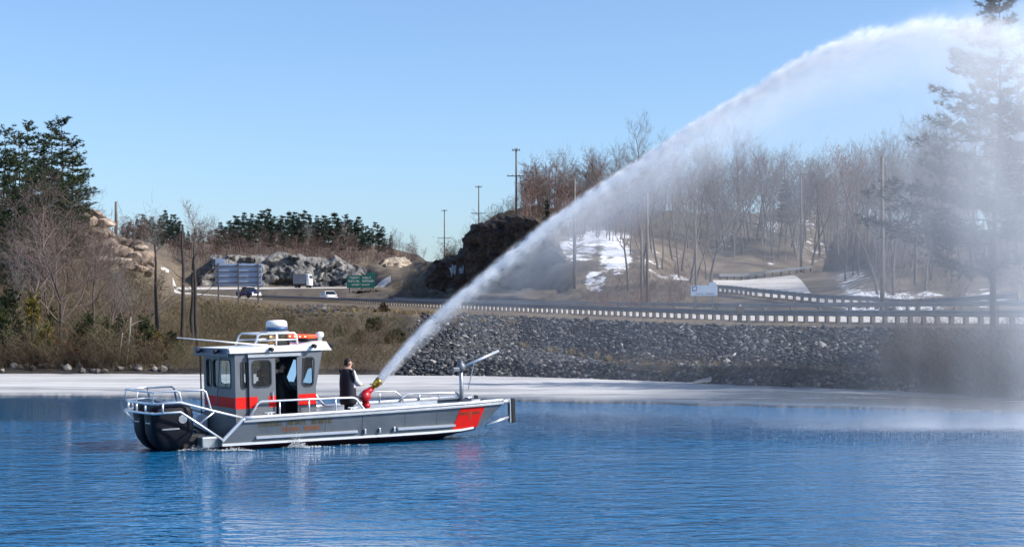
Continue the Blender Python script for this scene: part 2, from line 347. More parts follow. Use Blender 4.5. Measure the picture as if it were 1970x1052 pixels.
def mrange(v, a, b_, c=0.0, d=1.0):
    q = n.new('ShaderNodeMapRange'); q.interpolation_type = 'SMOOTHSTEP'; l.new(v, q.inputs[0])
    for k, x in enumerate((a, b_, c, d)): q.inputs[k+1].default_value = x
    return q.outputs[0]
w1, w2, w3 = wv(0.75, 0.55, 3, rot=0.1), wv(1.9, 0.5, 2, rot=-0.15), wv(5.0, 0.55, 2, rot=.08)
hgt = mth('ADD', mth('ADD', mth('MULTIPLY', w1, 0.08), mth('MULTIPLY', w2, 0.18)), mth('MULTIPLY', w3, 0.11))
# calm water in the lee of the ice, and a few slicks
lee = mth('MULTIPLY', mrange(sp.outputs[1], 44.0, 48.0), mrange(sp.outputs[0], -9.0, -13.5))
sl = wv(0.09, 0.22, 2); slick = mth('MULTIPLY', mrange(sl, 0.60, 0.68), mrange(sp.outputs[1], 30.0, 36.0))
calm = mth('MAXIMUM', lee, mth('MULTIPLY', slick, 0.8))
gust = mrange(wv(0.12, 0.35, 3), 0.35, 0.65, 0.45, 1.25)
stren = mth('MULTIPLY', mth('SUBTRACT', 1.0, mth('MULTIPLY', calm, 0.95)), gust)
bp = n.new('ShaderNodeBump'); bp.inputs['Distance'].default_value = 0.55; l.new(stren, bp.inputs['Strength']); l.new(hgt, bp.inputs['Height']); l.new(bp.outputs[0], b.inputs['Normal'])
w_ = MB(); w_.add([(-2500, -60, 0), (2500, -60, 0), (2500, 110, 0), (-2500, 110, 0)], [(0, 1, 2, 3)])
tag(w_.build('water', 'water', recalc=False), kind='structure')

m, n, l, b = nt('ice'); b.inputs['Roughness'].default_value = 0.75
tc = n.new('ShaderNodeTexCoord'); mp = n.new('ShaderNodeMapping'); mp.inputs['Scale'].default_value = (0.14, 0.9, 1); l.new(tc.outputs['Object'], mp.inputs[0])
t = n.new('ShaderNodeTexNoise'); t.inputs['Scale'].default_value = 0.55; t.inputs['Detail'].default_value = 12; t.inputs['Roughness'].default_value = 0.72; t.inputs['Distortion'].default_value = .4; l.new(mp.outputs[0], t.inputs['Vector'])
at_ = n.new('ShaderNodeAttribute'); at_.attribute_name = 'wet'
ad = n.new('ShaderNodeMath'); ad.operation = 'ADD'; l.new(t.outputs['Fac'], ad.inputs[0]); l.new(at_.outputs['Fac'], ad.inputs[1])
r = ramp(n, [(0.34, (0.62, 0.60, 0.575)), (0.50, (0.48, 0.47, 0.455)), (0.64, (0.30, 0.30, 0.297)), (0.84, (0.09, 0.095, 0.10))]); l.new(ad.outputs[0], r.inputs[0]); l.new(r.outputs[0], b.inputs['Base Color'])
mr = n.new('ShaderNodeMapRange'); mr.inputs[1].default_value = 0.6; mr.inputs[2].default_value = 0.9; mr.inputs[3].default_value = 0.8; mr.inputs[4].default_value = 0.15; l.new(ad.outputs[0], mr.inputs[0]); l.new(mr.outputs[0], b.inputs['Roughness'])
bp = n.new('ShaderNodeBump'); bp.inputs['Strength'].default_value = 0.5; bp.inputs['Distance'].default_value = 0.08; l.new(t.outputs['Fac'], bp.inputs['Height']); l.new(bp.outputs[0], b.inputs['Normal'])
def ICE(px): return float(np.interp(px, [-400, 0, 700, 1000, 1300, 1700, 1970, 2300], [61, 60, 58.5, 57, 55, 52, 50.3, 46]))
V = []; wet = []; NR = 14; ipx = np.arange(-320, 2300, 3.0)
for px in ipx:
    a, bb = ICE(px), SHORE(px)+0.4
    a += 1.0*mnoise.noise(Vector((px*0.004, 1, 0)))+0.55*mnoise.noise(Vector((px*0.013, 5, 0)))+0.22*mnoise.noise(Vector((px*0.04, 9, 0)))+0.10*mnoise.noise(Vector((px*0.13, 9, 4)))
    for j in range(NR+1):
        t = j/NR; Y = a+(bb-a)*t**1.3; z = 0.09+0.03*mnoise.noise(Vector((px*0.02, Y*0.6, 2))) if j > 1 else (-0.10 if j == 0 else 0.03)
        if j == 1: Y = a+0.12
        V.append(((px-985)/F*Y, Y, z)); right = min(1, max(0, (px-1150)/350))
        wet.append(0.40*right*(1 if t < 0.75 else 0.6)+0.20*(1-min(1, t/0.45))+(.35 if j == 0 else .12 if j == 1 else 0)+0.02)
q = np.arange(len(ipx)*(NR+1)).reshape(len(ipx), NR+1)
me = mesh_np('ice_sheet', V, np.stack([q[:-1, :-1].ravel(), q[1:, :-1].ravel(), q[1:, 1:].ravel(), q[:-1, 1:].ravel()], 1), 'ice', smooth=True)
wa = me.attributes.new('wet', 'FLOAT', 'POINT'); wa.data.foreach_set('value', np.array(wet, np.float32))
tag(put(bpy.data.objects.new('ice_sheet', me)), kind='structure')
# ------------------------------------------------------------------ rock faces
def rock_face(name, stations, nx, nz, amp, cell, material, parent=None, seed=0):
    """stations: list of (bottom point, top point, top-back point); a face of angular blocks with a rough crown"""
    st = [(Vector(a), Vector(b_), Vector(c)) for a, b_, c in stations]; V = []; rows_ = nz+1+4
    for i in range(nx+1):
        u = i/nx*(len(st)-1); k = min(int(u), len(st)-2); f = u-k
        a = st[k][0].lerp(st[k+1][0], f); b_ = st[k][1].lerp(st[k+1][1], f); c = st[k][2].lerp(st[k+1][2], f)
        tan = (st[k+1][0]-st[k][0]).normalized(); nrm = Vector((tan.y, -tan.x, 0)).normalized()
        for j in range(rows_):
            if j <= nz: p = a.lerp(b_, j/nz); w = 1.0
            else: p = b_.lerp(c, (j-nz)/4); w = 1-(j-nz)/4
            q = Vector((p.x+seed*17.3, p.y, p.z*1.3))/cell
            d, pts = mnoise.voronoi(q); h = mnoise.cell(pts[0]*7.13)
            d2, pts2 = mnoise.voronoi(q*2.7+Vector((5, 5, 5))); h2 = mnoise.cell(pts2[0]*5.1)
            off = amp*(h*0.9+h2*0.35+0.5*mnoise.noise(q*0.4)); crack = -amp*0.5*max(0, 0.12-(d[1]-d[0]))/0.12
            p = p+nrm*(off+crack)*(0.35+0.65*w)+Vector((0, 0, (h*0.35+h2*0.15)*amp*(0.25+0.75*min(1, j/nz))))
            V.append(p)
    q = np.arange((nx+1)*rows_).reshape(nx+1, rows_)
    me = mesh_np(name, [tuple(v) for v in V], np.stack([q[:-1, :-1].ravel(), q[1:, :-1].ravel(), q[1:, 1:].ravel(), q[:-1, 1:].ravel()], 1), material)
    return put(bpy.data.objects.new(name, me), parent)

# pale rock cut behind the highway
sts = []
for px, top, Y in ((388, 548, 425), (405, 500, 428), (440, 497, 430), (480, 500, 430), (515, 496, 431), (550, 494, 432), (585, 500, 430), (620, 505, 430), (645, 500, 431), (668, 512, 428), (690, 520, 426), (722, 528, 424), (738, 548, 420)):
    sts.append((at(px, 557, Y), at(px, top, Y+6), at(px, top-6, Y+26)))
o = rock_face('rock_cut', sts, 150, 26, 2.1, 4.2, 'rock_grey', seed=1); tag(o, 'long pale grey blasted rock face behind the highway', 'rock face')
sts = [(at(px, 556, Y), at(px, top, Y+5), at(px, top-5, Y+22)) for px, top, Y in ((722, 540, 436), (738, 502, 440), (762, 499, 442), (782, 502, 445), (800, 520, 452), (812, 540, 455))]
o = rock_face('rock_cut', sts, 46, 20, 1.6, 4.0, 'rock_tan', seed=4); tag(o, 'tan rock outcrop just beyond the green road sign', 'rock face')
# dark cliff in the shade
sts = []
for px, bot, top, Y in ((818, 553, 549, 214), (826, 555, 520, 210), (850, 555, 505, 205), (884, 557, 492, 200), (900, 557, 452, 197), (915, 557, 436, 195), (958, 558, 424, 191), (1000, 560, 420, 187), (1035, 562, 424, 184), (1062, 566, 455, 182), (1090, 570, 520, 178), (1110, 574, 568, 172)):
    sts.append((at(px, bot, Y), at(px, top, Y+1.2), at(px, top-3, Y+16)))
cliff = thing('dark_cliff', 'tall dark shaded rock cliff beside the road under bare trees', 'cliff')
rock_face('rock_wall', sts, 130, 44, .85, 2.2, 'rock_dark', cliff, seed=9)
mat('icefall', (0.42, 0.47, 0.54), 0.35, c2=(0.22, 0.26, 0.32), scale=2)
RI = random.Random(2)
for px, t, b_, n_i in ((872, 506, 538, 5), (889, 508, 549, 4)):
    mb = MB(); Y = 199.2
    for k in range(n_i):
        x0 = px+(k-n_i/2)*2.0; t0 = t+RI.uniform(0, 9); b0 = b_-RI.uniform(0, 14); mb.tube([at(x0+RI.uniform(-1.2, 1.2), t0+(b0-t0)*j/5, Y-.25-.08*j) for j in range(6)], [.05]+[RI.uniform(.05, .14) for _ in range(4)]+[.02], 6)
    mb.build('frozen_seep', 'icefall', cliff, smooth=True)
# dark rock pile beside the green sign
def boulder_mesh(name, seed, material, sub=2, rough=0.35):
    bm = bmesh.new(); bmesh.ops.create_icosphere(bm, subdivisions=sub, radius=1.0); r = random.Random(seed)
    off = Vector((r.uniform(0, 99), r.uniform(0, 99), r.uniform(0, 99)))
    pl = [(Vector((r.gauss(0, 1), r.gauss(0, 1), r.gauss(0, 1))).normalized(), r.uniform(0.42, 0.8)) for _ in range(11)]
    for v in bm.verts:
        p = v.co*(1+rough*mnoise.noise(v.co*1.2+off))
        for nn, d in pl:
            e = p.dot(nn)-d
            if e > 0: p -= nn*e
        v.co = p
    me = bpy.data.meshes.new(name); bm.to_mesh(me); bm.free(); me.materials.append(MATS[material]); return me
BM = [boulder_mesh('boulder', k, 'granite_pink') for k in range(5)]
DM = [boulder_mesh('boulder', 20+k, 'rock_dark') for k in range(3)]
SM = [boulder_mesh('stone', 40+k, 'riprap_stone', 1) for k in range(6)]
HM = [boulder_mesh('stone', 60+k, 'shore_stone', 1) for k in range(4)]
def stone_obj(me, name, p, s, parent=None, rnd=RND):
    o = bpy.data.objects.new(name, me); put(o, parent); o.location = p; o.scale = s if isinstance(s, (tuple, list)) else (s*rnd.uniform(.8, 1.3), s*rnd.uniform(.8, 1.3), s*rnd.uniform(.6, 1.0))
    o.rotation_euler = (rnd.uniform(-.5, .5), rnd.uniform(-.5, .5), rnd.uniform(0, 6.28)); return o
pile = thing('rock_pile', 'low dark pile of rocks below the green road sign', 'rocks', (0, 0, 0))
for k in range(10): stone_obj(DM[k % 3], 'boulder', at(682+k*5.6, 565-(k % 3)*2.0, 318), 0.75, pile)
# sunlit granite outcrop on the wooded point
crag = thing('granite_outcrop', 'sunlit pinkish granite outcrop on the wooded hill beside the lone pole', 'outcrop')
for px, row, Y, s in ((178, 408, 129, 1.1), (192, 420, 127, 1.2), (205, 432, 126, 1.0), (198, 448, 124, 1.2), (213, 452, 124, 0.9), (185, 446, 122, 1.1), (208, 470, 121, 1.2), (225, 462, 124, 1.2), (244, 468, 123, 1.1), (258, 474, 123, 1.2), (270, 478, 122, 0.9), (222, 482, 120, 1.3), (240, 490, 119, 1.4), (258, 496, 119, 1.2), (275, 494, 120, 1.2), (284, 506, 121, 0.9), (232, 506, 117, 1.1), (252, 514, 117, 1.2), (270, 516, 117, 1.3), (286, 522, 118, 0.9), (200, 498, 118, 1.1), (215, 520, 116, 1.0), (196, 470, 119, 1.2), (176, 430, 125, 1.2)):
    stone_obj(BM[RND.randrange(5)], 'boulder', at(px, row, Y), (s*.62*RND.uniform(.8, 1.7), s*.62, s*.62*RND.uniform(.45, .9)), crag)

# ------------------------------------------------------------------ riprap: the large stones singly, the rest as one mass
def ico():
    bm = bmesh.new(); bmesh.ops.create_icosphere(bm, subdivisions=1, radius=1.0)
    v = np.array([x.co[:] for x in bm.verts]); f = np.array([[y.index for y in x.verts] for x in bm.faces]); bm.free(); return v, f
ICO_V, ICO_F = ico()
def scatter_mesh(name, protos, places, material, parent=None, smooth=False):
    """protos: list of (V,F tri); places: list of (loc, (sx,sy,sz), rotz, index)"""
    Vs, Fs, k = [], [], 0
    for p, s, rz, i in places:
        v, f = protos[i]; c, sn = math.cos(rz), math.sin(rz)
        q = v*np.array(s); q = np.stack([q[:, 0]*c-q[:, 1]*sn, q[:, 0]*sn+q[:, 1]*c, q[:, 2]], 1)+np.array(p[:])
        Vs.append(q); Fs.append(f+k); k += len(v)
    me = mesh_np(name, np.concatenate(Vs), np.concatenate(Fs), material, smooth); return put(bpy.data.objects.new(name, me), parent)
rs = np.random.RandomState(3)
TET = []
for k in range(8):                        # small angular stones, 12 corners each cut from a jittered icosahedron
    v = np.array([(0, 0, 1), (.9, 0, .45), (.28, .85, .45), (-.72, .53, .45), (-.72, -.53, .45), (.28, -.85, .45), (.72, .53, -.45), (-.28, .85, -.45), (-.9, 0, -.45), (-.28, -.85, -.45), (.72, -.53, -.45), (0, 0, -1)], float)
    f = np.array([(0, 1, 2), (0, 2, 3), (0, 3, 4), (0, 4, 5), (0, 5, 1), (1, 6, 2), (2, 7, 3), (3, 8, 4), (4, 9, 5), (5, 10, 1), (6, 7, 2), (7, 8, 3), (8, 9, 4), (9, 10, 5), (10, 6, 1), (11, 7, 6), (11, 8, 7), (11, 9, 8), (11, 10, 9), (11, 6, 10)])
    TET.append((v*rs.uniform(.55, 1.25, (12, 3)), f))
m, n, l, b = nt('rubble'); b.inputs['Roughness'].default_value = 0.85; b.inputs['Specular IOR Level'].default_value = 0.3
g = n.new('ShaderNodeNewGeometry'); r = ramp(n, [(0.0, (0.018, 0.020, 0.026)), (0.5, (0.038, 0.040, 0.048)), (0.80, (0.070, 0.071, 0.078)), (0.93, (0.15, 0.148, 0.145)), (1.0, (0.30, 0.285, 0.27))])
l.new(g.outputs['Random Per Island'], r.inputs[0]); l.new(r.outputs[0], b.inputs['Base Color'])
bank = thing('riprap_bank', 'steep slope of loose dark grey riprap stones below the guard rail', 'rock slope')
def bank_point(px, t, lay=3, lay2=None):
    ys, zs = profile(px); k = lay; Y = ys[k]+(ys[k+1]-ys[k])*t
    return Vector(((px-985)/F*Y, Y, zs[k]+(zs[k+1]-zs[k])*t))
rr = random.Random(11); places = []; big = []
for i in range(17000):
    px = 752+(2010-752)*rr.random(); t = rr.random()**0.9
    lo = 0.0; p = bank_point(px, t)
    row = HOR+(CAMH-p.z)/p.y*F
    edge = (px-752-(700-row)*0.55)/40
    if edge < rr.random(): continue
    s = 0.055+0.075*rr.random()**2.4
    if px < 960: s *= 1.25
    places.append((p+Vector((0, 0, s*0.35)), (s*rr.uniform(.8, 1.5), s*rr.uniform(.8, 1.4), s*rr.uniform(.6, 1.1)), rr.uniform(0, 6.28), rr.randrange(8)))
for i in range(9500):                     # the lower bank by the ice, coarser on the near-nozzle end
    px = 735+(1760-735)*rr.random()**1.15; t = rr.random(); p = bank_point(px, t, 2 if rr.random() < .75 else 1)
    row = HOR+(CAMH-p.z)/p.y*F
    if px < 1240 or rr.random() < .92:
        s = 0.06+0.11*rr.random()**2.2
        if (px-752-(705-row)*0.5)/40 < rr.random(): continue
        if 1010 < px < 1300 and abs(row-np.interp(px, [1000, 1250], [662, 708])) < 7: continue
        places.append((p+Vector((0, 0, s*0.3)), (s*rr.uniform(.8, 1.5), s, s*rr.uniform(.6, 1.1)), rr.uniform(0, 6.28), rr.randrange(8)))
for i in range(700):                      # smaller riprap patch on the slope left of the jet
    px = rr.gauss(605, 38); row = rr.gauss(606, 8); Y = 150-(row-590)*1.2
    p = on_ground(px, Y); s = 0.10+0.13*rr.random()
    places.append((p+Vector((0, 0, s*.3)), (s, s*1.2, s*.8), rr.uniform(0, 6.28), rr.randrange(8)))
tag(scatter_mesh('rubble', TET, places, 'rubble', bank), kind='stuff')
for i in range(260):
    px = rr.uniform(790, 1700); t = rr.random()
    lay = 3 if rr.random() < .6 else 2
    if px > 1240: lay = 3
    p = bank_point(px, t, lay); s = (0.11+.17*rr.random()**2)*(1.2 if px < 960 else 0.95)
    row = HOR+(CAMH-p.z)/p.y*F
    if px-752-(705-row)*0.5 < 20: continue
    stone_obj(SM[rr.randrange(6)], 'stone', p+Vector((0, 0, s*.35)), s, bank, rr)
# stones at the foot of the slope under the jet, and along the wooded shore
for k, (px, row, Y, s, lab) in enumerate(((772, 704, 83.5, .34, 'pale rounded boulder under the water jet, nearest the nozzle'), (786, 712, 83, .40, 'broad pale boulder at the foot of the slope under the jet'), (800, 701, 84, .30, 'small pale boulder uphill of the broad one under the jet'), (762, 713, 83, .32, 'pale boulder at the edge of the brown brush below the jet'),
        (846, 724, 80.8, .42, 'flat white slab lying at the ice edge beside the davit'), (905, 712, 81.5, .27, 'single light stone on the dark lower bank above the ice'))):
    o = stone_obj(HM[k % 4], 'shore_boulder', at(px, row, Y), (s*1.3, s, s*.75) if k != 4 else (.62, .3, .14), None, rr); o.rotation_euler = (0.1, 0.1, rr.uniform(0, 6)) if k != 4 else (0.12, 0.25, -.25)
    tag(o, lab, 'boulder', 'pale boulders along the shore')
slabm = boulder_mesh('white_slab', 77, 'paint_white', 1)
o = bpy.data.objects.new('white_board', slabm); put(o); o.location = at(1412, 686, 75.0)+Vector((0, -.1, .12)); o.scale = (.07, .05, .17); o.rotation_euler = (0, .7, .2)
tag(o, 'small white board lying on the grey riprap slope', 'board')
mb = MB(); mb.prism([at(1332, 741, 70.5), at(1368, 731, 70.8), at(1366, 739, 70.6)], (0, .5, .03)); mb.v = [tuple(Vector(v)+Vector((0, -.3, .12))) for v in mb.v]
mat('driftwood', (0.30, 0.29, 0.27), 0.9, c2=(0.2, 0.19, 0.175), scale=6)
tag(mb.build('driftwood_plank', 'driftwood'), 'weathered grey plank propped on the dark bank at the ice edge', 'plank')
for k in range(26):
    px = -20+k*14+rr.uniform(-5, 5); p = on_ground(px, SHORE(px)+rr.uniform(0.6, 2.2)); s = rr.uniform(.16, .34)
    o = stone_obj(HM[k % 4], 'shore_stone', p+Vector((0, 0, s*.3)), s, None, rr)
    tag(o, f'weathered shore stone below the wooded bank, {ordinal(k+1)} from the left along the ice', 'stone', 'stones along the wooded shore')

# ------------------------------------------------------------------ trees
def bare_tree(seed, height, spread=0.42, lean=0.0, limbs=13, fine=1.0, clear=0.3, droop=0.0, stems=1):
    r = random.Random(seed); T, C = MB(), MB()
    def limb(mb, p, d, length, rad, lev, nseg, sides):
        pts, rds = [p.copy()], [rad]; dd = d.copy()
        for k in range(nseg):
            dd = (dd+Vector((r.gauss(0, .16), r.gauss(0, .16), r.gauss(0, .10)+(0.10-droop if lev else 0)))*(0.6+0.25*lev)).normalized()
            p = p+dd*(length/nseg); pts.append(p.copy()); rds.append(rad*(1-(k+1)/nseg*0.82))
        mb.tube(pts, rds, sides, caps=False); return pts, dd
    def kids(pts, length, rad, lev):
        if lev > 4: return
        cnt = {1: limbs, 2: 6, 3: 5, 4: 4}[lev]; cnt = max(2, round(cnt*(fine if lev >= 3 else 1)))
        for k in range(cnt):
            t = (clear if lev == 1 else 0.22)+(1-(clear if lev == 1 else 0.22))*(k+r.random())/cnt; i = t*(len(pts)-1); a = min(int(i), len(pts)-2); p = pts[a].lerp(pts[a+1], i-a)
            ax = (pts[a+1]-pts[a]).normalized(); ang = r.uniform(.5, 1.05) if lev > 1 else r.uniform(.45, .95)*(1.15-0.4*t)
            side = ax.orthogonal().normalized(); side.rotate(Quaternion(ax, k*2.4+r.uniform(-.5, .5))); d = (ax*math.cos(ang)+side*math.sin(ang)).normalized()
            ln = length*{1: spread*1.15*(1.05-0.55*t), 2: .52, 3: .5, 4: .48}[lev]*r.uniform(.75, 1.2); rd = rad*{1: .42, 2: .5, 3: .5, 4: .55}[lev]*(1.05-.5*t); rd = max(rd, height*0.00075)
            q, _ = limb(C, p, d, ln, rd, lev, {1: 5, 2: 4, 3: 3, 4: 2}[lev], {1: 5, 2: 4, 3: 3, 4: 3}[lev]); kids(q, ln, rd, lev+1)
    for s in range(stems):
        d0 = Vector((lean+(r.gauss(0, .28) if stems > 1 else 0), (r.gauss(0, .28) if stems > 1 else 0), 1)).normalized(); hh = height*(1 if s == 0 else r.uniform(.7, .95))
        pts, _ = limb(T, Vector((r.uniform(-.2, .2)*(stems > 1), r.uniform(-.2, .2)*(stems > 1), -.3)), d0, hh*0.96, height*(0.0115 if stems == 1 else 0.008), 0, 9, 7)
        kids(pts, hh, height*(0.0115 if stems == 1 else 0.008), 1)
    return T, C
def proto_tree(name, T, C, mt, mc, smooth=True):
    t = T.build('trunk', mt, None, smooth, recalc=False); c = C.build('crown', mc, None, False, recalc=False)
    a, b_ = t.data, c.data; bpy.data.objects.remove(t); bpy.data.objects.remove(c); return a, b_
BARE = []
for k, (s, sp, fi, cl, mt, mc) in enumerate(((1, .36, 1.0, .34, 'bark_grey', 'twig_grey'), (2, .42, 1.0, .28, 'bark_grey', 'twig_grey'), (3, .32, 1.0, .42, 'bark_grey', 'twig_brown'), (4, .40, 1.0, .30, 'bark_grey', 'twig_brown'), (5, .30, .9, .46, 'bark_dark', 'twig_grey'), (6, .44, 1.0, .26, 'bark_grey', 'twig_brown'), (8, .28, .9, .5, 'bark_grey', 'twig_grey'))):
    T, C = bare_tree(s, 10.0, sp, RND.uniform(-.05, .05), 12, fi, cl); BARE.append(proto_tree('t', T, C, mt, mc))
T, C = bare_tree(31, 9.6, .50, 0.03, 17, 1.25, .20); BIGBARE = proto_tree('b', T, C, 'bark_dark', 'twig_brown')
SHRUB = []
for k in range(4):
    T, C = bare_tree(50+k, 3.0, .45, 0, 7, .8, .15, stems=4); SHRUB.append(proto_tree('s', T, C, 'bark_grey', 'twig_grey' if k % 2 else 'twig_brown'))
def place_tree(name, pair, loc, h, base_h, label, cat='tree', group=None, rz=None, sx=1.0):
    o = thing(name, label, cat, loc, RND.uniform(0, 6.28) if rz is None else rz, group); k = h/base_h; o.scale = (k*sx, k*sx, k)
    for nm, me in zip(('trunk', 'crown'), pair): put(bpy.data.objects.new(nm, me), o)
    return o

def pine(seed, height, start=0.3, reach=0.24, whorls=22, per=5, tufts=9, tri=7, tl=0.3, up=0.25, shape=0.75, trunk=0.012, lean=(0, 0), wind=(0, 0), gap=0.25, spread=.10, nw=(.10, .2)):
    r = random.Random(seed); T, C, N = MB(), MB(), []
    top = Vector((lean[0]*height, lean[1]*height, height))
    def axis(t): return Vector((top.x*t*t, top.y*t*t, height*t))+Vector((0.02*height*math.sin(t*5+seed), 0.015*height*math.sin(t*4+seed*2), 0))*t*(1-t)*2
    T.tube([axis(k/12) if k else axis(0)-Vector((0, 0, .4)) for k in range(13)], [height*trunk*(1.05-k/12) for k in range(13)], 7, caps=False)
    for w in range(whorls):
        t = start+(1-start)*((w+r.uniform(-.3, .3))/whorls); t = min(max(t, start*.9), .995)
        prof = (1-(t-start)/(1-start))**shape; low = min(1, (t-start+.05)/.18) if start > .15 else 1
        for b_ in range(per):
            if r.random() < gap: continue
            a = r.uniform(0, 6.283); ln = height*reach*prof*(.55+.45*low)*r.uniform(.55, 1.15)+height*.02
            d = Vector((math.cos(a)+wind[0], math.sin(a)+wind[1], up*r.uniform(-.4, 1.2)+0.5*(t > .9))); ln *= max(.35, 1+(wind[0]*math.cos(a)+wind[1]*math.sin(a))*.6); d.normalize()
            p0 = axis(t); pts = []
            for k in range(5):
                f = k/4; pts.append(p0+d*ln*f+Vector((0, 0, ln*(0.22*f*f-0.12*f))))
            C.tube(pts, [height*.0028*(1-.7*k/4) for k in range(5)], 3, caps=False)
            nt_ = max(3, round(tufts*(ln/(height*reach))))
            for q in range(nt_):
                f = .28+.72*(q+r.random())/nt_; i = f*4; k = min(int(i), 3); p = pts[k].lerp(pts[k+1], i-k)+Vector((r.gauss(0, 1), r.gauss(0, 1), r.gauss(0, .45)))*ln*spread*(1.3-f*.5)
                for z in range(tri):
                    e = Vector((r.gauss(0, 1)+d.x*.5, r.gauss(0, 1)+d.y*.5, r.gauss(.35, .6))).normalized()*tl*r.uniform(.6, 1.25); s = e.orthogonal().normalized()*tl*r.uniform(*nw); s.rotate(Quaternion(e.normalized(), r.uniform(0, 6.28))); N.append((p-s, p+s, p+e))
    V = np.array([[v[:] for v in tr] for tr in N]).reshape(-1, 3)
    return T, C, (V, np.arange(len(V)).reshape(-1, 3))
def proto_pine(T, C, N, mb_, mn):
    t = T.build('trunk', mb_, None, True, recalc=False).data; c = C.build('branches', mb_, None, False, recalc=False).data
    for o in [o for o in COL.objects if o.name.startswith(('trunk', 'branches')) and o.parent is None and o.data in (t, c)]: bpy.data.objects.remove(o)
    return t, c, mesh_np('crown', N[0], N[1], mn)
def place_pine(name, tri, loc, h, base_h, label, cat='tree', group=None, rz=None, sx=1.0):
    o = thing(name, label, cat, loc, RND.uniform(0, 6.28) if rz is None else rz, group); k = h/base_h; o.scale = (k*sx, k*sx, k)
    put(bpy.data.objects.new('trunk', tri[0]), o); c = put(bpy.data.objects.new('crown', tri[2]), o); put(bpy.data.objects.new('branches', tri[1]), c); return o
WP = [proto_pine(*pine(100+k, 12, .30 if k != 1 else .22, .22, 16, 6, 16, 12, .26, .28, .5, .012, gap=.27, spread=.085, nw=(.08, .16)), 'bark_dark', 'needles_pine') for k in range(4)]
SP = [proto_pine(*pine(200+k, 10, .10, .21, 15, 6, 7, 9, .62, .1, .75, .011, gap=.15), 'bark_dark', 'needles_spruce') for k in range(3)]
FP = [proto_pine(*pine(230+k, 10, .25, .23, 12, 6, 7, 9, .65, .3, .45, .011, gap=.22), 'bark_dark', 'needles_blue') for k in range(3)]

# pines on the wooded point
LP = [(-60, 300, 118), (8, 238, 119), (36, 252, 112), (52, 232, 124), (84, 262, 116), (100, 228, 121), (118, 222, 126), (138, 262, 118), (150, 300, 123), (160, 345, 128), (20, 330, 108), (68, 345, 108), (-4, 285, 112), (28, 300, 103), (62, 318, 101), (108, 322, 110), (92, 300, 113), (132, 338, 113)]
LPD = ['tall dark pine at the picture edge of the wooded point', 'tall pine rising from the wooded point, outermost of the skyline', 'round-topped dark pine on the wooded point behind the golden shrub', 'broad pine second highest on the wooded point skyline', 'slender pine between the two highest crowns of the wooded point',
       'highest pine on the wooded point, beside its twin', 'slim twin of the highest pine on the wooded point', 'pine with gappy layered boughs toward the open sky of the point', 'shorter pine reaching over the granite outcrop', 'lowest pine standing at the granite outcrop edge', 'low dark pine filling the lower wood at the picture edge', 'low pine under the tall ones behind the big bare tree', 'pine half cut off by the picture edge on the wooded point', 'dark pine low on the bank between the edge and the golden shrub', 'dark pine low on the bank right above the golden shrub', 'pine standing under the highest twin crowns of the point', 'pine in the middle row of the point, below the slender one', 'small pine in the middle row closest to the granite outcrop']
for k, ((px, top, Y), lab) in enumerate(zip(LP, LPD)):
    p = on_ground(px, Y, .1); h = zy(top, Y)-p.z; place_pine('pine_tree', WP[k % 4], p, h, 12, lab, 'tree', 'pines on the wooded point', sx=.95*12/max(h, 9)*.9 if h < 10 else 1.0)
# bare trees on the wooded point
LB = [(60, 420, 95, 1.0, 'bare grey tree at the shore behind the golden shrub'), (182, 462, 92, 1.0, 'bare brown tree leaning beside the big spreading tree'), (215, 500, 93, .9, 'thin bare tree below the granite outcrop'), (246, 545, 90, .9, 'short bare tree above the birch stems'), (268, 530, 96, .9, 'bare tree below the lower granite ledge'),
      (20, 470, 94, .9, 'bare tree at the picture edge of the wooded shore'), (95, 470, 98, .9, 'bare tree half hidden behind the big spreading tree'), (150, 440, 104, 1.0, 'bare tree high on the wooded bank under the pines'), (288, 560, 98, .8, 'small bare tree beside the lone dark snag'), (228, 560, 100, .8, 'bare tree mid-slope under the granite outcrop'), (320, 590, 96, .7, 'small bare tree between the snags above the ice'), (-40, 430, 92, 1.0, 'bare tree just beyond the picture edge')]
for k, (px, top, Y, sx, lab) in enumerate(LB[:-1]):
    p = on_ground(px, Y); h = zy(top, Y)-p.z; place_tree('bare_tree', BARE[(k*2+3) % 7], p, h, 10, lab, 'tree', 'bare trees on the wooded point', sx=1.25)
p = on_ground(122, 88); place_tree('bare_tree', BIGBARE, p, zy(385, 88)-p.z, 9.6, 'big spreading bare tree with fine purplish twigs on the shore', 'tree', 'bare trees on the wooded point', 0.4, 1.15)
# dead snags
def snag(px, top, Y, seed, lab, lean=0.0):
    r = random.Random(seed); p = on_ground(px, Y); h = zy(top, Y)-p.z; o = thing('dead_snag', lab, 'tree', p, 0, 'dead snags on the brown slope'); mb = MB()
    pts = [Vector((lean*h*k/6+r.gauss(0, .04), 0, h*k/6-.2)) for k in range(7)]; mb.tube(pts, [.15-.017*k for k in range(7)], 7); mb.build('trunk', 'bark_dark', o, True)
    c = MB()
    for k in range(7):
        t = r.uniform(.4, .97); q = Vector((lean*h*t, 0, h*t-.2)); a = r.uniform(0, 6.28); ln = r.uniform(.5, 1.3)
        c = MB(); c.tube([q, q+Vector((math.cos(a)*ln*.5, math.sin(a)*ln*.3, .25*ln)), q+Vector((math.cos(a)*ln, math.sin(a)*ln*.6, .6*ln))], [.035, .025, .012], 4); c.build('branch', 'bark_grey', o)
snag(304, 462, 89, 1, 'lone dark dead trunk nearest the granite outcrop', -.02); snag(352, 425, 90, 2, 'tallest dark dead trunk on the brown slope', 0.0); snag(368, 470, 91.5, 3, 'thin dead trunk between the two tall ones', .02); snag(380, 462, 88.5, 4, 'dark leaning dead trunk nearest the boat cabin', -.04)
